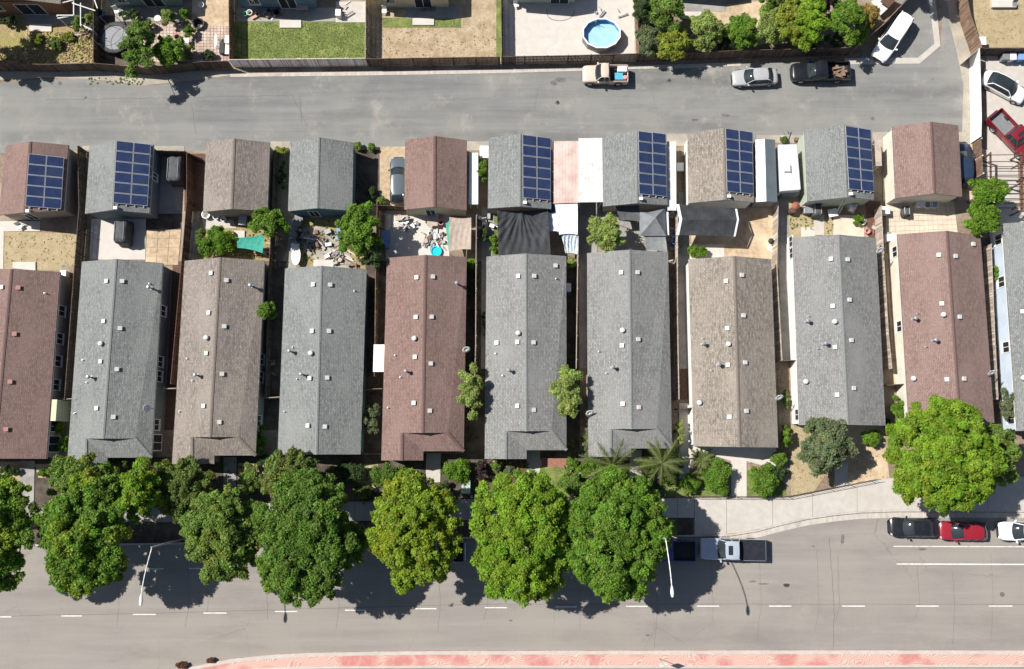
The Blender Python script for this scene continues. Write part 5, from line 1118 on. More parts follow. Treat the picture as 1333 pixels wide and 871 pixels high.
for lab, x, y, rx, ry, h, k in [('clipped bright green oval bush in front of the white walled grey house', 1133, 570, 13, 11, 1.4, 'clip'), ('clipped green hedge beside the right maroon house', 1168, 532, 10, 23, 1.8, 'clip'), ('grey green shrub below the pale blue wall', 1309, 527, 13, 24, 2.8, 'grey'),
    ('round green bush left of the paved walkway', 933, 622, 19, 22, 1.9, 'mid'), ('low mounded bush beside the brick edging', 898, 630, 14, 12, 1.1, 'mid'), ('round green bush right of the paved walkway', 993, 625, 20, 20, 1.9, 'mid'), ('small bush by the corner of the tan mottled house', 1014, 597, 11, 10, 1.3, 'mid'),
    ('upright bush beside the tan mottled house', 1022, 569, 8, 15, 2.0, 'mid'), ('dark fluffy shrub in the shade at the dry front yard', 1012, 615, 12, 9, 1.2, 'deep'), ('green shrub with red flowers beside the left-centre maroon house', 483, 546, 12, 22, 2.4, 'grey'), ('bush between the brown and the plain gable grey house', 341, 573, 9, 19, 2.2, 'mid'),
    ('dense blue green bush in front of the left-centre maroon house', 510, 620, 28, 20, 2.6, 'dark'), ('light green bush beside the utility box', 594, 612, 19, 17, 1.9, 'clip'), ('round bush beside the second house left wall', 85, 578, 8, 15, 1.6, 'clip'), ('yellow green bush beside the leftmost house', 79, 555, 7, 10, 1.5, 'yellow'),
    ('yellow flowering bush in the left front yard', 72, 612, 9, 7, 1.1, 'yellow'), ('small dark bush in the left front yard', 57, 615, 7, 5, .9, 'mid'), ('left green bush in front of the brown roofed house', 270, 322, 14, 14, 2.2, 'clip'), ('green bush beside the teal sun sail', 293, 316, 17, 17, 2.6, 'clip'), ('tall green bush in the teal netting', 283, 303, 12, 10, 2.2, 'clip'),
    ('brownish shrub at the corner of the brown house yard', 263, 308, 8, 10, 1.6, 'olive2'), ('small bush behind the tan mottled house', 908, 328, 13, 10, 1.5, 'clip'), ('tall bush below the white box beside the grey garage', 628, 223, 9, 18, 2.6, 'mid'), ('small round shrub at the alley edge', 484, 192, 5, 5, .8, 'olive'),
    ('small round shrub at the corner of the grey garage', 466, 191, 6, 6, .8, 'olive'), ('green weeds between brown and grey garages', 366, 197, 11, 7, .8, 'lime'), ('lime green shrub in the weedy yard', 118, 26, 6, 10, 1.8, 'light'), ('upright lime bush on the green house patio', 220, 22, 10, 12, 2.0, 'light'),
    ('clipped ball shaped bush on the green house patio', 241, 19, 6.5, 6.5, 1.6, 'clip'), ('vine on the pipe pergola', 104, 32, 8, 14, 2.0, 'olive'), ('small shrub on the pink pavers', 247, 42, 7, 9, 1.2, 'mid'), ('lower small shrub on the pink pavers', 247, 68, 8, 12, 1.3, 'light'), ('small shrub at the top of the pink paved yard', 192, 33, 10, 6, 1.2, 'olive'),
    ('small bush at the left edge of the black shade cloth', 643, 318, 6, 15, 1.2, 'mid'), ('bushes beside the pale topped fence', 631, 305, 5, 12, 1.3, 'deep'), ('bush at the corner of the left-centre maroon house', 613, 344, 8, 8, 1.6, 'clip'), ('potted plant by the left-centre maroon house fence', 618, 368, 6, 12, 1.3, 'deep'),
    ('small plant beside the pink topped fence', 744, 343, 6, 8, 1.1, 'light'), ('narrow bush between two grey houses near the palms', 885, 562, 7, 17, 2.2, 'light'), ('climbing plant on the wall left of the palms', 763, 578, 4, 20, 1.4, 'grey'), ('leafy plant in the reddish side yard', 1295, 355, 5, 12, 1.2, 'mid'),
    ('dark shrub in the front yard of the second house', 155, 600, 22, 9, 1.8, 'olive2'), ('small leafy shrub left of the walkway', 327, 622, 13, 22, 2.0, 'olive'), ('dark shrub near the blue green bush', 455, 615, 22, 16, 1.8, 'deep'), ('dark shrub right of the walkway', 575, 640, 16, 12, 1.2, 'deep'),
    ('shrub under the palm crown', 770, 612, 22, 14, 1.6, 'mid'), ('low green shrub before the palm', 745, 630, 20, 16, 1.4, 'olive'), ('purple flowering shrub beside the pale path', 627, 610, 7, 16, 1.4, 'purple'), ('green shrubs before the dark fence of the right palm', 880, 600, 10, 20, 1.5, 'deep')]:
    tree(lab, x, y, rx, ry, h, k, cat='bush', name='bush', group=BG, accent='none', crown0=.05, leaf=.12, dens=1.0)
# palms
def palm(label, x, y, h, n, r, droop, seed):
    rr = np.random.default_rng(seed); c = P(x, y, h); root = thing('palm_tree', label, 'palm tree', (c.x, c.y, 0), 0, 'palm trees')
    m_ = MB(); m_.tube((0,0,0), (0,0,h), .24, .17, 10); m_.build('trunk', M['bark'], root, local=True, smooth=True)
    for k in range(n):
        az = 2*math.pi*(k+rr.uniform(-.3,.3))/n; el = rr.uniform(.15, 1.15); L_ = r*rr.uniform(.8, 1.1); m_ = MB(); ns = 38
        def pt(t): return Vector((math.cos(az)*L_*t*math.cos(el*(1-t*.4)), math.sin(az)*L_*t*math.cos(el*(1-t*.4)), h+L_*math.sin(el)*t*.6-droop*t*t*L_))
        s = Vector((-math.sin(az), math.cos(az), 0))
        for i in range(ns):
            a, b_ = pt(i/ns), pt((i+1)/ns); m_.tube(a, b_, .035*(1-i/ns)+.008, n=4, caps=False)
            if i < 3: continue
            t = i/ns; ll = .75*math.sin(math.pi*min(1, t*.8+.22))*L_/3+.12; d = (b_-a).normalized()
            for sd in (-1, 1):
                for j in (0, .5):
                    o = a.lerp(b_, j); tip = o+s*sd*ll*rr.uniform(.2,.65)+d*ll*rr.uniform(.5,1.1)+Vector((0,0,-ll*rr.uniform(.0,.9))); w_ = d*.032
                    m_.add([o-w_, tip, o+w_], [(0,1,2)])
        me = m_.mesh('frond', LM['palm']); at = me.attributes.new('tint', 'FLOAT_COLOR', 'FACE'); nf = len(me.polygons); col = np.ones((nf,4), np.float32); col[:, :3] = rr.uniform(.7,1.35)*rr.uniform(.8,1.2,(nf,1)); at.data.foreach_set('color', col.ravel())
        o = bpy.data.objects.new('frond', me); COL.objects.link(o); o.parent = root
palm('feathery palm in front of the grey house behind the street trees, left one', 797, 606, 4.6, 9, 3.4, .30, 3)
palm('feathery palm beside the paved front yard, right one', 862, 603, 3.8, 11, 3.1, .34, 5)
palm('small palm-like cycad beside the paved walkway', 914, 598, .9, 16, 1.4, .25, 8)
# grass tufts and flower clumps: too many to count
def tufts(name, polys, dens, size, kind, h=.12, var=.3):
    cs = []
    for x0, y0, x1, y1 in polys:
        a, b_ = P(x0, y0), P(x1, y1); n = int(abs(a.x-b_.x)*abs(a.y-b_.y)*dens)
        if n < 1: continue
        cs.append(np.stack([rng.uniform(min(a.x,b_.x), max(a.x,b_.x), n), rng.uniform(min(a.y,b_.y), max(a.y,b_.y), n), np.full(n, h*.5)], 1))
    cs = np.concatenate(cs); me = leafmesh(name, cs, np.full(len(cs), size)*rng.uniform(.5, 1.5, len(cs)), 9, size*.75, np.ones((len(cs),3))*rng.uniform(1-var, 1+var, (len(cs),1)), LM[kind], squash=.5)
    o = bpy.data.objects.new(name, me); COL.objects.link(o); tag(o, kind='stuff'); return o
LM['straw'] = leafmat('leaf_straw', (.46,.36,.21), .2); LM['lawnleaf'] = leafmat('leaf_lawn', (.17,.22,.05), .2); LM['pinkf'] = leafmat('leaf_flower', (.45,.08,.10), .3); LM['whitef'] = leafmat('leaf_white', (.6,.52,.5), .3)
def tg(o, l, c): return tag(o, l, c)
tg(tufts('dry_weeds', [(40,42,120,82),(0,60,60,82),(263,325,342,336)], 22, .09, 'straw', .2), 'tall straw coloured weeds in the top left yard', 'weeds')
tg(tufts('weeds', [(42,44,62,62),(96,50,120,75),(1026,284,1060,300),(1075,288,1085,306),(115,101,190,110),(1226,180,1246,190),(240,335,252,345)], 10, .08, 'olive', .12), 'olive green weeds in the dry yards', 'weeds')
tg(tufts('dry_grass_tufts', [(1028,585,1062,640),(1110,590,1150,630),(4,304,98,345),(1268,0,1333,55),(500,30,645,74),(1062,600,1084,632)], 3.5, .09, 'straw', .04), 'straw coloured grass tufts on the dry yards', 'grass')
tg(tufts('lawn_grass', [(325,30,474,76),(705,612,738,646)], 55, .05, 'lawnleaf', .05), 'short green grass blades on the lawns', 'grass')
tg(tufts('ground_cover', [(640,602,700,630),(745,600,800,622),(612,600,632,645),(466,640,495,655),(1288,330,1296,400),(738,570,760,600)], 5, .15, 'mid', .2), 'mixed low plants in the front beds', 'ground cover')
tg(tufts('ground_cover', [(636,602,664,625),(618,602,634,640),(750,596,762,612),(1289,335,1294,350),(752,420,756,440),(476,535,488,560)], 2.0, .12, 'pinkf', .25), 'pink and red flowers in the front beds', 'flowers')
tg(tufts('ground_cover', [(640,600,690,612),(764,560,768,596),(605,600,640,650),(765,598,800,625)], .9, .12, 'whitef', .25), 'pale flowers in the front beds', 'flowers')
tg(tufts('fallen_leaves', [(0,700,620,712),(640,686,860,700),(905,660,1160,664),(1040,670,1100,676)], .8, .05, 'olive', .03), 'dry leaves along the kerb', 'leaves')
tg(tufts('bark_litter', [(266,300,345,335),(385,288,480,345),(225,600,350,640),(466,604,495,640),(850,610,880,640)], 6, .10, 'olive2', .1), 'leaf litter on the bare beds', 'leaf litter')
tree('shade tree beyond the left edge over the weedy yard', -72, 22, 40, 46, 8.5, 'dark')
tree('tree beyond the top edge at the end of the alley', 1200, -38, 30, 22, 6.5, 'mid')
# ================================================================ YARD THINGS
# round pool
root = thing('swimming_pool', 'round above ground pool with blue water on the white patio', 'pool', P(783, 50)); hp = 1.2; c = P(783, 43, hp); c0 = Vector((c.x, c.y, 0)); sp = F/(H-hp)
rx, ry = 27/sp, 22.5/sp; n = 12
def ring(r, z): return [Vector((c.x+rx*r*math.cos(2*math.pi*(k+.5)/n), c.y+ry*r*math.sin(2*math.pi*(k+.5)/n), z)) for k in range(n)]
for k in range(n):
    j = (k+1) % n; m_ = MB(); a, b_ = ring(.98, .02), ring(.98, hp-.03); m_.add([a[k], a[j], b_[j], b_[k]], [(0,1,2,3)]); m_.build('wall_panel', M['steel_grey'], root)
    m_ = MB(); i_, o_ = ring(.93, hp), ring(1.01, hp); m_.slab([i_[k], i_[j], o_[j], o_[k]], .05); m_.build('rim_panel', M['white'], root)
m_ = MB(); a, b_ = ring(.95, .05), ring(.95, hp-.05); m_.add(a+b_, [(k, k+n, (k+1) % n+n, (k+1) % n) for k in range(n)]); m_.build('liner', M['pool_liner'], root)
m_ = MB(); m_.add(ring(.95, .55), [tuple(range(n))]); m_.build('water', M['water'], root)
m_ = MB(); a = P(770, 27, hp)
for k in range(2): m_.tube(a+Vector((k*.5, 0, -1.2)), a+Vector((k*.5, -.1, .5)), .025, n=6)
for k in range(5): m_.tube(a+Vector((0, 0, -.9+k*.28)), a+Vector((.5, 0, -.9+k*.28)), .02, n=5)
m_.build('ladder', M['white'], root)
# trampoline
root = thing('trampoline', 'round black trampoline with grey mat behind the green tree', 'trampoline', P(149, 50)); c = P(149, 49, .85)
m_ = MB(); m_.lathe(c, [(1.72,0),(1.76,.06),(1.36,.03),(1.34,0)], 28, caps=False); m_.build('padding', M['black'], root); m_ = MB(); m_.lathe(c-Vector((0,0,.03)), [(0,0),(1.36,.0)], 28, caps=False); m_.build('mat', M['steel_grey'], root)
for k in range(6): a = k*math.pi/3; p = c+Vector((math.cos(a)*1.7, math.sin(a)*1.7, 0)); m_ = MB(); m_.tube((p.x,p.y,0), p, .03); m_.tube(p, p+Vector((0,0,1.6)), .025); m_.build('leg', M['galv'], root)
m_ = MB(); m_.lathe(c+Vector((0,0,1.6)), [(1.70,-.02),(1.73,0),(1.70,.02)], 28, caps=False); m_.build('top_hoop', M['black'], root)
m_ = MB(); m_.lathe(c, [(1.72,.03),(1.72,.1)], 28, caps=False); m_.build('net_edge', M['black'], root)
# wheeled bins
for lab, x, mm in [('dark grey wheeled bin, left of the three', 1303, 'steel_grey'), ('white wheeled bin between grey and blue ones', 1312, 'white'), ('blue wheeled bin, right of the three', 1323, 'blue_pale')]:
    p = P(x, 79); root = thing('wheeled_bin', lab, 'bin', p, 0, 'wheeled bins'); m_ = MB()
    m_.loft([[(-s,-s,z),(s,-s,z),(s,s,z),(-s,s,z)] for s, z in ((.25,.06),(.31,.95))]); m_.build('body', M[mm], root, local=True, bevel=.02)
    m_ = MB(); m_.slab([(-.34,-.36,.99),(.34,-.36,.99),(.34,.36,1.05),(-.34,.36,1.05)], .06); m_.build('lid', M[mm], root, local=True, bevel=.02)
    m_ = MB(); m_.tube((-.3,.3,.1),(.3,.3,.1),.1,n=10); m_.build('wheels', M['rubber'], root, local=True); m_ = MB(); m_.tube((-.25,.4,.98),(.25,.4,.98),.02,n=6); m_.build('handle', M[mm], root, local=True)
def table(label, p, sx, sy, h, m, rz=0, rnd=False, name='table', cat='table'):
    root = thing(name, label, cat, p, rz); m_ = MB()
    if rnd: m_.lathe((0,0,h-.04), [(0,0),(1,0),(1,.04),(0,.04)], 24, sx=sx/2, sy=sy/2)
    else: m_.box(-sx/2, sx/2, -sy/2, sy/2, h-.05, h)
    m_.build('table_top', M[m], root, local=True)
    for a, b_ in ((-1,-1),(1,-1),(1,1),(-1,1)): m_ = MB(); m_.tube((a*sx*.36, b_*sy*.36, 0), (a*sx*.3, b_*sy*.3, h-.04), .025, n=5); m_.build('leg', M['galv'], root, local=True)
    return root
table('white oval table behind the plain gable grey house', P(387.5,335), .95, 2.0, .75, 'white', rnd=True); table('small white side table above the oval table', P(386,323.5), .85, .7, .6, 'white')
table('white plastic table tilted beside the ladder', P(1081.5,279), .95, .8, .6, 'white', .2); table('grey garden table beside the white bucket row', P(391,284), .85, .85, .7, 'steel_grey')
table('wooden table in the cluttered white patio', P(563.5,293), 1.1, .55, .7, 'wood_pale'); table('folding table left in the cluttered white patio', P(524,286), 1.3, .5, .7, 'wood_pale', .1)
table('white table in the pink paved yard', P(283.5,57), .35, 1.5, .7, 'white', rnd=True); table('white round table at the green house patio edge', P(208.5,28), .7, .7, .7, 'white', rnd=True)
table('grey patio table beside the blue house step', P(395.5,12), 1.3, .85, .72, 'wood_pale')
table('white patio table at the right of the pink pavers', P(245,56), .6, .5, .6, 'white')
def chair(label, x, y, m, rz=0, name='garden_chair'):
    root = thing(name, label, 'chair', P(x, y), rz, 'garden chairs'); m_ = MB(); m_.box(-.25,.25,-.25,.25,.4,.45); m_.build('seat', M[m], root, local=True, bevel=.02)
    m_ = MB(); m_.slab([(-.25,.2,.45),(.25,.2,.45),(.25,.34,.9),(-.25,.34,.9)], d=Vector((0,.04,0))); m_.build('backrest', M[m], root, local=True)
    for a, b_ in ((-1,-1),(1,-1),(1,1),(-1,1)): m_ = MB(); m_.tube((a*.22,b_*.22,0),(a*.22,b_*.22,.41),.02,n=5); m_.build('leg', M[m], root, local=True)
for a in [('white garden chair on the patio behind the leftmost garage',28,296,'white',.5),('white chair among the dark shade of the sage house wall',672,9,'white',.3),('white chair in the corner of the straw coloured lawn',501,17,'white',0),
          ('white chair beside the trampoline',154,17,'white',.4),('dark chair on the pink pavers',214,55,'black',1),('second dark chair on the pink pavers',222,57,'black',2),('chair with white seat in the centre of the pink pavers',237,60,'white',1.2),
          ('white chair in the cluttered patio left side',529,290,'white',.8),('toppled pale chair beside the black trike',537,296,'white',2),('white chair by the maroon garage wall',541,279,'white',0),('grey chair in the fenced corner lot',1318,8,'steel_grey',0),
          ('white chair on the right patio edge',1155,309,'white',.4),('dark chair near the teal garage',449,293,'black',.3),('white chair near the path at the central grey house',631,291,'white',.2)]: chair(*a)
def bucket(label, x, y, r, h, m, hole=True, name='pot', cat='pot', z0=0, group=None):
    root = thing(name, label, cat, P(x, y, z0), 0, group); m_ = MB(); m_.lathe((0,0,0), [(r*.75,0),(r,h),(r*.88,h),(r*.7,.06),(0,.06)] if hole else [(r*.75,0),(r,h*.9),(r*.9,h),(0,h)], 16); m_.build('body', M[m], root, local=True, smooth=False)
    m_ = MB(); m_.lathe((0,0,0), [(r*1.06,h-.05),(r*1.06,h+.02),(r*.86,h+.02),(r*.86,h-.05)], 16, caps=False); m_.build('rim', M[m], root, local=True); return root
for a in [('white bucket left under the brown garage eave',270,281,.42,.5,'white'),('grey white bucket middle under the brown garage eave',283,283,.34,.45,'white_tarp'),('small white bucket right under the brown garage eave',292,286,.28,.4,'white'),
          ('pale open pot left of the two behind the right maroon garage',1205,267,.48,.5,'white_tarp'),('pale open pot right of the two behind the right maroon garage',1213.5,267,.48,.5,'white_tarp'),('grey lidded tub beside the two open pots',1194,267,.45,.8,'white_tarp',False),
          ('white pot beside the green plant behind the pale grey garage',1120.5,290,.32,.4,'white'),('pink pot below the white pot',1127.5,302,.26,.4,'pink'),('black pot below the blue house window',361,18,.3,.35,'black'),('light green bucket by the blue house',320,20,.25,.35,'green_plastic'),
          ('white bucket by the blue house',326,18.5,.3,.4,'white'),('terracotta pot on the pink pavers',232,50,.3,.35,'terracotta'),('dark round tub on the shaded path of the pink paved yard',260,33,.6,.4,'black'),('pale round pot in the shade at the top',263,8,.3,.3,'white_tarp'),
          ('tyre shaped planter by the oval table',391,314,.34,.3,'steel_grey'),('second round planter by the oval table',405,318,.32,.3,'steel_grey'),('pale pink bin beside the tan canopy',574.5,291,.3,.6,'pink'),('blue bin in the narrow clutter strip beside the gazebo',876.5,316,.35,.8,'blue'),
          ('blue bin by the weedy yard fence',133,21,.42,.7,'blue'),('white pot near the tan mottled house grill',874,281,.3,.4,'white')]: bucket(*a)
m_ = bucket('cyan plastic paddling pool beside the maroon house', 568, 328, .55, .3, 'cyan', name='paddling_pool', cat='paddling pool')
q_ = MB(); q_.lathe((0,0,.2), [(.48,0),(.47,.02)], 20); q_.build('water', M['cyan'], m_, local=True)
bucket('grey round water tank beside the teal garage wall', 389, 292, .45, .9, 'steel_grey', False, 'water_tank', 'tank')
def cooler(label, x0, y0, x1, y1, h, m, lid, name='box', cat='box', rz=0):
    a, c = P(x0, y0, h), P(x1, y1, h); return crate(label, cat, ((a.x+c.x)/2, (a.y+c.y)/2, 0), abs(a.x-c.x), abs(a.y-c.y), h, m, rz, name=name, lid=lid)
cooler('blue lidded chest bench on the shaded white patio', 497, 300, 506, 322, .6, 'blue', 'blue_pale', 'storage_chest', 'chest'); cooler('grey air conditioner box behind the brown garage', 311, 279, 320, 292, .8, 'steel_grey', 'galv', 'air_conditioner', 'air conditioner')
cooler('grey blue crate behind the maroon garage', 561, 278, 571, 287, .6, 'steel_grey', 'galv'); cooler('white tall bin beside the right patio', 1149, 269, 1158.5, 278, .9, 'white', 'white', 'bin', 'bin')
cooler('white air conditioner at the corner of the right maroon house', 1153, 304.5, 1167, 313.5, .8, 'white', 'white_tarp', 'air_conditioner', 'air conditioner'); cooler('white generator at the corner of the leftmost house', 78.5, 352, 85, 361, .8, 'white', 'galv', 'air_conditioner', 'air conditioner')
cooler('blue white window unit on the central grey house', 737, 369, 743, 379, 1.4, 'blue_pale', 'white', 'air_conditioner', 'air conditioner'); cooler('white storage box beside the central grey garage', 625, 190, 636, 205, 1.5, 'white', 'white')
cooler('blue recycling crate by the dense green tree', 439, 297, 445, 309, .5, 'blue_pale', 'blue_pale'); cooler('white box at the fence corner above the bins', 1274, 48, 1284, 58, 1.1, 'white', 'white_tarp')
cooler('white mattress on the concrete in the top right corner', 1291, -4, 1323, 9, .4, 'concrete', 'concrete_white', 'slab', 'concrete pad'); cooler('white wagon cart between the garages', 881, 212, 890, 222, .5, 'white_tarp', 'white', 'cart', 'cart')
cooler('white bin at the end of the blue patio', 437, 12, 443, 20, .8, 'white_tarp', 'white'); cooler('brown bench box behind the pale grey garage', 1047, 266, 1059, 277, .8, 'steel_grey', 'galv')
cooler('blue and white stroller on the right fence of the pink pavers', 293.5, 46, 298, 56, .7, 'blue_pale', 'white', 'toy', 'toy'); cooler('lower blue and white toy on the right fence of the pink pavers', 293.5, 58, 298, 70, .5, 'blue_pale', 'white', 'toy', 'toy')
cooler('black box on the right of the pink pavers', 286, 54.5, 291, 69, .5, 'black', 'black')
# covered swings
def covered(label, x0, y0, x1, y1, h):
    a, c = P(x0, y0, h), P(x1, y1, h); cx, cy = (a.x+c.x)/2, (a.y+c.y)/2; sx, sy = abs(a.x-c.x), abs(a.y-c.y); root = thing('covered_swing', label, 'covered swing', (cx, cy, 0)); m_ = MB(); secs = []
    for z, k in ((.15,1.12),(.8,1.04),(h-.25,1.0),(h-.06,.93),(h,.55)):
        secs.append([(sx/2*k*math.copysign(min(1,abs(math.cos(t))*1.35),math.cos(t))+.04*math.sin(5*t+z*3), sy/2*k*math.copysign(min(1,abs(math.sin(t))*1.35),math.sin(t))+.05*math.sin(7*t+z*5), z) for t in [2*math.pi*i/26 for i in range(26)]])
    m_.loft(secs); m_.build('cover', M['cover_fabric'], root, local=True, smooth=True)
    m_ = MB(); m_.tube((-sx/2*.9, sy/2*.8, h+.02), (-sx/2*.9, -sy/2*.8, h+.02), .04, n=6); m_.tube((sx*.3, -sy/2*.8, h+.01), (sx*.3, sy/2*.8, h+.01), .03, n=6); m_.build('frame', M['galv'], root, local=True)
covered('dark grey covered swing seat on the patio beside the second garage', 218, 203, 234, 235, 1.7); covered('dark grey covered swing seat on the white patio behind the second garage', 149, 286, 163, 315, 1.7)
covered('black covered grill on the right tiled patio', 1177, 268, 1186, 280, 1.0); covered('black covered grill in the shade behind the pale grey garage', 1060, 262, 1072, 280, 1.3)
# kettle barbecue, chiminea
root = thing('barbecue', 'red brown round barbecue behind the travel trailer', 'barbecue', P(1033, 274)); c = P(1036, 268, .9); m_ = MB(); m_.lathe(c, [(.0,-.35),(.35,-.2),(.42,0),(.35,.16),(.0,.25)], 18); m_.build('bowl', M['terracotta'], root, smooth=True)
m_ = MB(); m_.lathe((c.x-.3, c.y-.45, .0), [(.3,0),(.36,.5),(.3,.9),(0,.95)], 16); m_.build('drum', M['wood_red'], root); m_ = MB(); m_.tube(c, c+Vector((.9,-.1,0)), .05); m_.build('handle', M['pink'], root)
for a in range(3): m_ = MB(); m_.tube((c.x,c.y,.6),(c.x+.3*math.cos(a*2.1),c.y+.3*math.sin(a*2.1),0),.025,n=5); m_.build('leg', M['black'], root)
root = thing('broom_grill', 'small black grill with white handle on the tan yard', 'grill', P(1004, 315)); c = P(1004, 314, .7); m_ = MB(); m_.lathe(c, [(0,-.25),(.28,-.1),(.32,0),(.25,.15),(0,.2)], 16); m_.build('lid', M['black'], root, smooth=True); m_ = MB(); m_.tube(c, c+Vector((.75,.45,.5)), .035); m_.build('handle', M['white'], root)
m_ = MB(); m_.slab([P(999,319,.1), P(1006,322,.1), P(1005,327,.1), P(999,325,.1)], .08); m_.build('tray', M['white'], root)
# ladder
root = thing('ladder', 'metal ladder leaning against the pale grey garage', 'ladder', P(1093, 277)); a0, a1 = P(1089, 280, .0), P(1101.5, 257, 2.75); s = Vector((.22, .08, 0))
for k in (-1, 1): m_ = MB(); m_.tube(a0+s*k, a1+s*k, .035, n=5); m_.build('rail', M['alu'], root)
for k in range(1, 10): m_ = MB(); p = a0.lerp(a1, k/10); m_.tube(p-s, p+s, .025, n=5); m_.build('rung', M['alu'], root)
root = thing('tarp_pile', 'grey tarp heap beside the ladder', 'tarp', P(1107, 272)); m_ = MB(); c = P(1107, 270, 0); vs = []
secs = [[(c.x+rr_*math.cos(t)*(1+.2*math.sin(3*t)), c.y+rr_*math.sin(t)*(1+.15*math.cos(5*t)), z) for t in [2*math.pi*i/20 for i in range(20)]] for rr_, z in ((.75,.02),(.6,.5),(.35,.9),(.1,1.05))]; m_.loft(secs); m_.build('cloth', M['galv'], root, smooth=True)
tree('bright potted plant by the white pot', 1117, 286, 8, 7, .9, 'clip', cat='plant', name='potted_plant', crown0=.05, accent='none', leaf=.1)
# boards pile and clutter: countable bits as things
cl = [('pile of bleached boards', 425, 318, 437, 335, 'pink_metal', 12), ('planks by the concrete step', 434, 330, 446, 345, 'wood_pale', 12), ('scrap under the teal garage wall', 402, 300, 432, 312, 'wood_brown', 20),
      ('pile of scrap at the brown yard', 345, 310, 358, 335, 'wood_brown', 10), ('jumble on the white patio', 553, 300, 578, 322, 'steel_grey', 28), ('tangle above the cyan paddling pool', 558, 306, 576, 320, 'black', 18), ('debris beside the dense green tree', 440, 322, 470, 348, 'pink_metal', 20), ('rubble in the middle of the bare yard', 404, 312, 425, 330, 'wood_pale', 14), ('small bits on the shaded white patio', 524, 288, 545, 300, 'white', 10), ('clutter beside the pale topped fence', 624, 278, 634, 300, 'white', 6), ('junk in the strip left of the trailer', 1015, 176, 1040, 186, 'wood_brown', 9), ('scrap behind the travel trailer', 1045, 258, 1075, 272, 'black', 12), ('heap by the maroon garage wall', 515, 279, 530, 292, 'white', 9), ('heap in the narrow fenced strip', 872, 285, 880, 340, 'steel_grey', 14),
      ('clutter on the blue house patio', 330, 12, 345, 24, 'yellow', 8), ('dark clutter by the blue house door', 348, 12, 362, 26, 'black', 8), ('stacked things right of the blue patio', 442, 2, 455, 22, 'black', 9), ('rubbish under the pipe pergola', 98, 25, 120, 48, 'steel_grey', 14),
      ('scrap along the pink yard fence', 240, 70, 290, 78, 'wood_brown', 8), ('debris beside the white shed corner', 380, 300, 398, 320, 'black', 9), ('items by the pool wall', 775, 16, 812, 24, 'steel_grey', 9), ('bits of junk between the central houses', 348, 470, 360, 500, 'steel_grey', 6),
      ('dark boxes along the awning side', 636, 275, 646, 300, 'white', 5), ('potted clutter by the right fence', 1132, 290, 1140, 306, 'terracotta', 5)]
for lab, x0, y0, x1, y1, mm, n in cl:
    base = random.choice([.1, 1.5, .7, 2.4])
    for k in range(n):
        p = P(random.uniform(x0, x1), random.uniform(y0, y1)); m_ = MB(); r_ = random.random(); mt = random.choice([mm, mm, mm, 'junk_pale', 'steel_grey', 'wood_brown', 'white_tarp'])
        if r_ < .38:
            nm = 'plank'; z = random.uniform(0, .3); m_.cbox((0, 0), random.uniform(.5, 1.5), random.uniform(.08, .16), z, z+.05, base+random.gauss(0, .35))
        elif r_ < .62:
            nm = 'box'; sx, sy, h = random.uniform(.25, .6), random.uniform(.2, .45), random.uniform(.15, .45); rz = base+random.gauss(0, .5); m_.cbox((0, 0), sx, sy, 0, h, rz); m_.cbox((0, 0), sx*1.06, sy*1.06, h, h+.03, rz)
        elif r_ < .82: nm = 'pot'; q = random.uniform(.12, .24); m_.lathe((0, 0, 0), [(q*.7, 0), (q, q*1.5), (q*.85, q*1.5), (q*.7, .05), (0, .05)], 10)
        else: nm = 'pipe'; m_.tube((0, 0, .08), (random.uniform(-.6, .6), random.uniform(-.6, .6), random.uniform(.1, .5)), .03, n=6)
        o = m_.build(nm, M[mt], None, local=True); o.location = p; cw = dict(wood_pale='bleached', pink_metal='pinkish', wood_brown='brown', steel_grey='grey', white='white', yellow='yellowish', black='black', terracotta='reddish', junk_pale='pale grey', white_tarp='bright white')[mt]
        u_, v_ = (p.x-P(x0, y0).x)/(P(x1, y0).x-P(x0, y0).x), (p.y-P(x0, y0).y)/(P(x0, y1).y-P(x0, y0).y)
        where = ('upper', 'middle', 'lower')[min(2, int(v_*3))]+' '+('left', 'centre', 'right')[min(2, int(u_*3))]
        key = (cw, nm, where, lab); used = globals().setdefault('USED', {}); used[key] = used.get(key, 0)+1
        if used[key] > 1: bpy.data.objects.remove(o); continue
        tag(o, '%s %s, %s of the %s' % (cw, nm, where, lab), nm, 'loose things: '+lab)
# bicycle/shadowy bikes at the cream house
for k, (x, y) in enumerate([(557,14),(570,8)]):
    root = thing('bicycle', ['dark bicycle lying on the grey patio of the cream house', 'second dark bicycle behind the first on the cream house patio'][k], 'bicycle', P(x, y), .3*k, 'bicycles')
    for s in (-.5, .5): m_ = MB(); vs = [(s+.33*math.cos(t), .33*math.sin(t)*.5, .15+.33*abs(math.sin(t))*.4) for t in [2*math.pi*i/18 for i in range(18)]]; [m_.tube(vs[i], vs[(i+1) % 18], .025, n=4, caps=False) for i in range(18)]; m_.build('wheel', M['rubber'], root, local=True)
    m_ = MB(); [m_.tube(a, b_, .025, n=5) for a, b_ in (((-.5,0,.3),(-.1,.05,.45)),((-.1,.05,.45),(.4,.05,.5)),((.4,.05,.5),(.5,0,.3)),((-.1,.05,.45),(0,-.15,.3)),((.4,.05,.5),(0,-.15,.3)))]; m_.build('frame', M['black'], root, local=True)
    m_ = MB(); m_.box(-.2,0,.1,.2,.5,.56); m_.build('saddle', M['black'], root, local=True)
root = thing('garden_hose', 'thin dark hose curled on the white pool patio', 'hose', P(735, 20)); m_ = MB(); pr = None
for i in range(24):
    t = i/23; p = P(712+34*t-6*math.sin(t*6), 12+15*math.sin(t*math.pi), .06)
    if pr: m_.tube(pr, p, .03, n=5, caps=False)
    pr = p
m_.build('hose', M['black'], root)
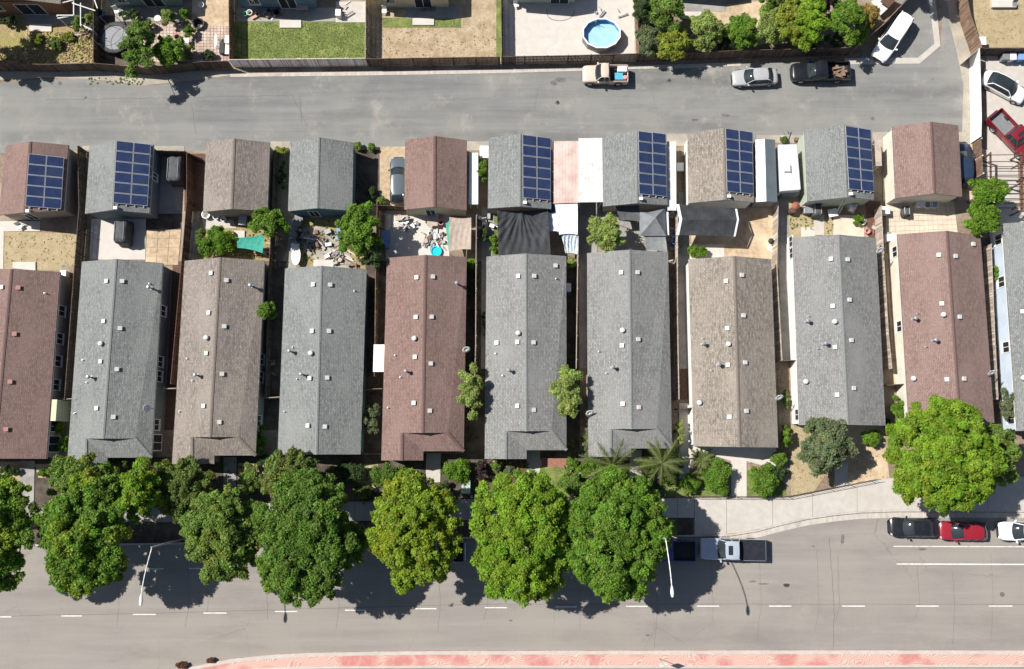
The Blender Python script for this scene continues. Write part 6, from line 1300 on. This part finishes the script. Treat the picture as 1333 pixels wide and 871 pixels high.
for lab, pts, m2 in [('red brick edging beside the paved front yard', [(874,622),(884,628),(895,618)], 'brick'), ('pale kerb edging at the palm bed', [(748,618),(770,612),(778,616)], 'white'), ('brick edging of the front flower bed', [(733,606),(737,614),(745,620)], 'brick')]:
    root = thing('garden_edging', lab, 'edging', P(*pts[0]))
    for (x0, y0), (x1, y1) in zip(pts, pts[1:]):
        n = max(2, int(math.hypot(x1-x0, y1-y0)/3))
        for k in range(n):
            a, c = P(x0+(x1-x0)*k/n, y0+(y1-y0)*k/n), P(x0+(x1-x0)*(k+.9)/n, y0+(y1-y0)*(k+.9)/n); d = c-a; m_ = MB(); m_.cbox((a+c)/2, d.length, .12, 0, .22, math.atan2(d.y, d.x)); m_.build('brick', M[m2], root)
st = thing('stepping_stones', 'square grey stepping stones set in the white paved front yard', 'stepping stones', P(930, 600))
for x, y in [(886.5,541),(887,583),(897.5,588),(889,570),(890,556),(909,588),(921,588),(931,588),(945,588),(977,590),(987,590),(996,590),(1006,600),(938,598),(975,601),(985,601),(997,601),(946,605)]:
    m_ = MB(); m_.cbox(P(x, y), .34, .34, .05, .07); m_.build('stone', M['concrete_grey'], st)
m_ = MB(); m_.slab([P(1134,2,.9), P(1150,-8,1.0), P(1157,10,.9), P(1146,20,.8)], .04); tag(m_.build('sheet_metal', M['white_metal']), 'white corrugated sheet lying in the fenced corner beside the wagon', 'metal sheet')
m_ = MB(); m_.slab([P(1146,2,1.3), P(1158,-12,1.4), P(1170,-6,1.3), P(1157,10,1.2)], .05); tag(m_.build('shed_roof', M['wood_red']), 'rust red sheet roof in the fenced corner beside the wagon', 'roof sheet')
for lab, x, y, rx, ry in [('clump of brown dead plants at the tip of the median', 237, 866, 8, 4), ('small brown dead clump above the median nose', 275, 859.5, 5, 2.5)]:
    tree(lab, x, y, rx, ry, .5, 'brown', cat='plant', name='dead_plant', crown0=.02, leaf=.08, accent='none')
# more planting seen as single bushes in the front gardens and yards
for lab, x, y, rx, ry, h, k in [('dark bush against the front of the leftmost maroon house', 12, 612, 12, 6, 1.0, 'deep'), ('leafy bush in the shade between the first two front walks', 215, 607, 14, 9, 1.6, 'mid'), ('dark bush beside the brown roofed house front', 345, 600, 10, 9, 1.3, 'deep'),
    ('sprawling shrub at the left of the blue green bush', 472, 640, 14, 10, 1.2, 'olive2'), ('small round shrub beside the pale front walk', 548, 640, 9, 8, 1.0, 'mid'), ('small flowering shrub by the central grey house', 646, 606, 7, 7, 1.0, 'olive'), ('low shrub beside the brick red bed', 664, 612, 8, 7, .9, 'grey'),
    ('small shrub at the right of the front lawn', 744, 604, 8, 9, 1.1, 'mid'), ('yellowish small shrub below the left palm', 762, 634, 8, 7, .9, 'light'), ('dark shrub beside the white front walk', 842, 628, 9, 12, 1.4, 'deep'), ('green shrub right of the white front walk', 846, 606, 9, 10, 1.5, 'mid'),
    ('green shrub at the foot of the right palm', 872, 622, 12, 9, 1.1, 'olive'), ('round shrub on the tan strip by the big tree', 1155, 553, 6, 8, 1.2, 'deep'), ('low green plant in the weedy top left yard', 50, 52, 7, 9, .7, 'lime'), ('brown dead shrub in the weedy top left yard', 72, 58, 12, 9, .7, 'olive2'),
    ('pale dry shrub in the weedy top left yard', 88, 48, 10, 7, .6, 'lime'), ('dark bush by the rust house wall', 12, 28, 14, 7, 1.3, 'deep'), ('bush in the shade of the sage green house', 172, 20, 13, 8, 1.5, 'deep'), ('dark potted shrub on the pink pavers', 205, 68, 8, 9, 1.2, 'deep'),
    ('small dark shrub at the right of the pink pavers', 272, 72, 9, 7, .9, 'deep'), ('shrub by the dark shaded bed left of the teal garage', 368, 230, 6, 20, 1.4, 'deep'), ('shrub on the dirt by the parked dark car', 497, 262, 7, 6, .8, 'olive'), ('plant against the dark fence right of the teal garage', 484, 250, 6, 9, 1.0, 'deep'),
    ('small plant at the alley edge beside the trailer', 1020, 182, 5, 4, .6, 'olive2'), ('vine beside the narrow concrete side yard', 632, 420, 4, 20, .8, 'deep'), ('green weed clump in the side yard by the white walled house', 1022, 520, 5, 14, .8, 'olive'), ('thin shrub on the fence by the plain gable house', 489, 380, 4, 16, 1.0, 'olive')]:
    tree(lab, x, y, rx, ry, h, k, cat='bush', name='bush', group=BG, accent='none', crown0=.05, leaf=.11)
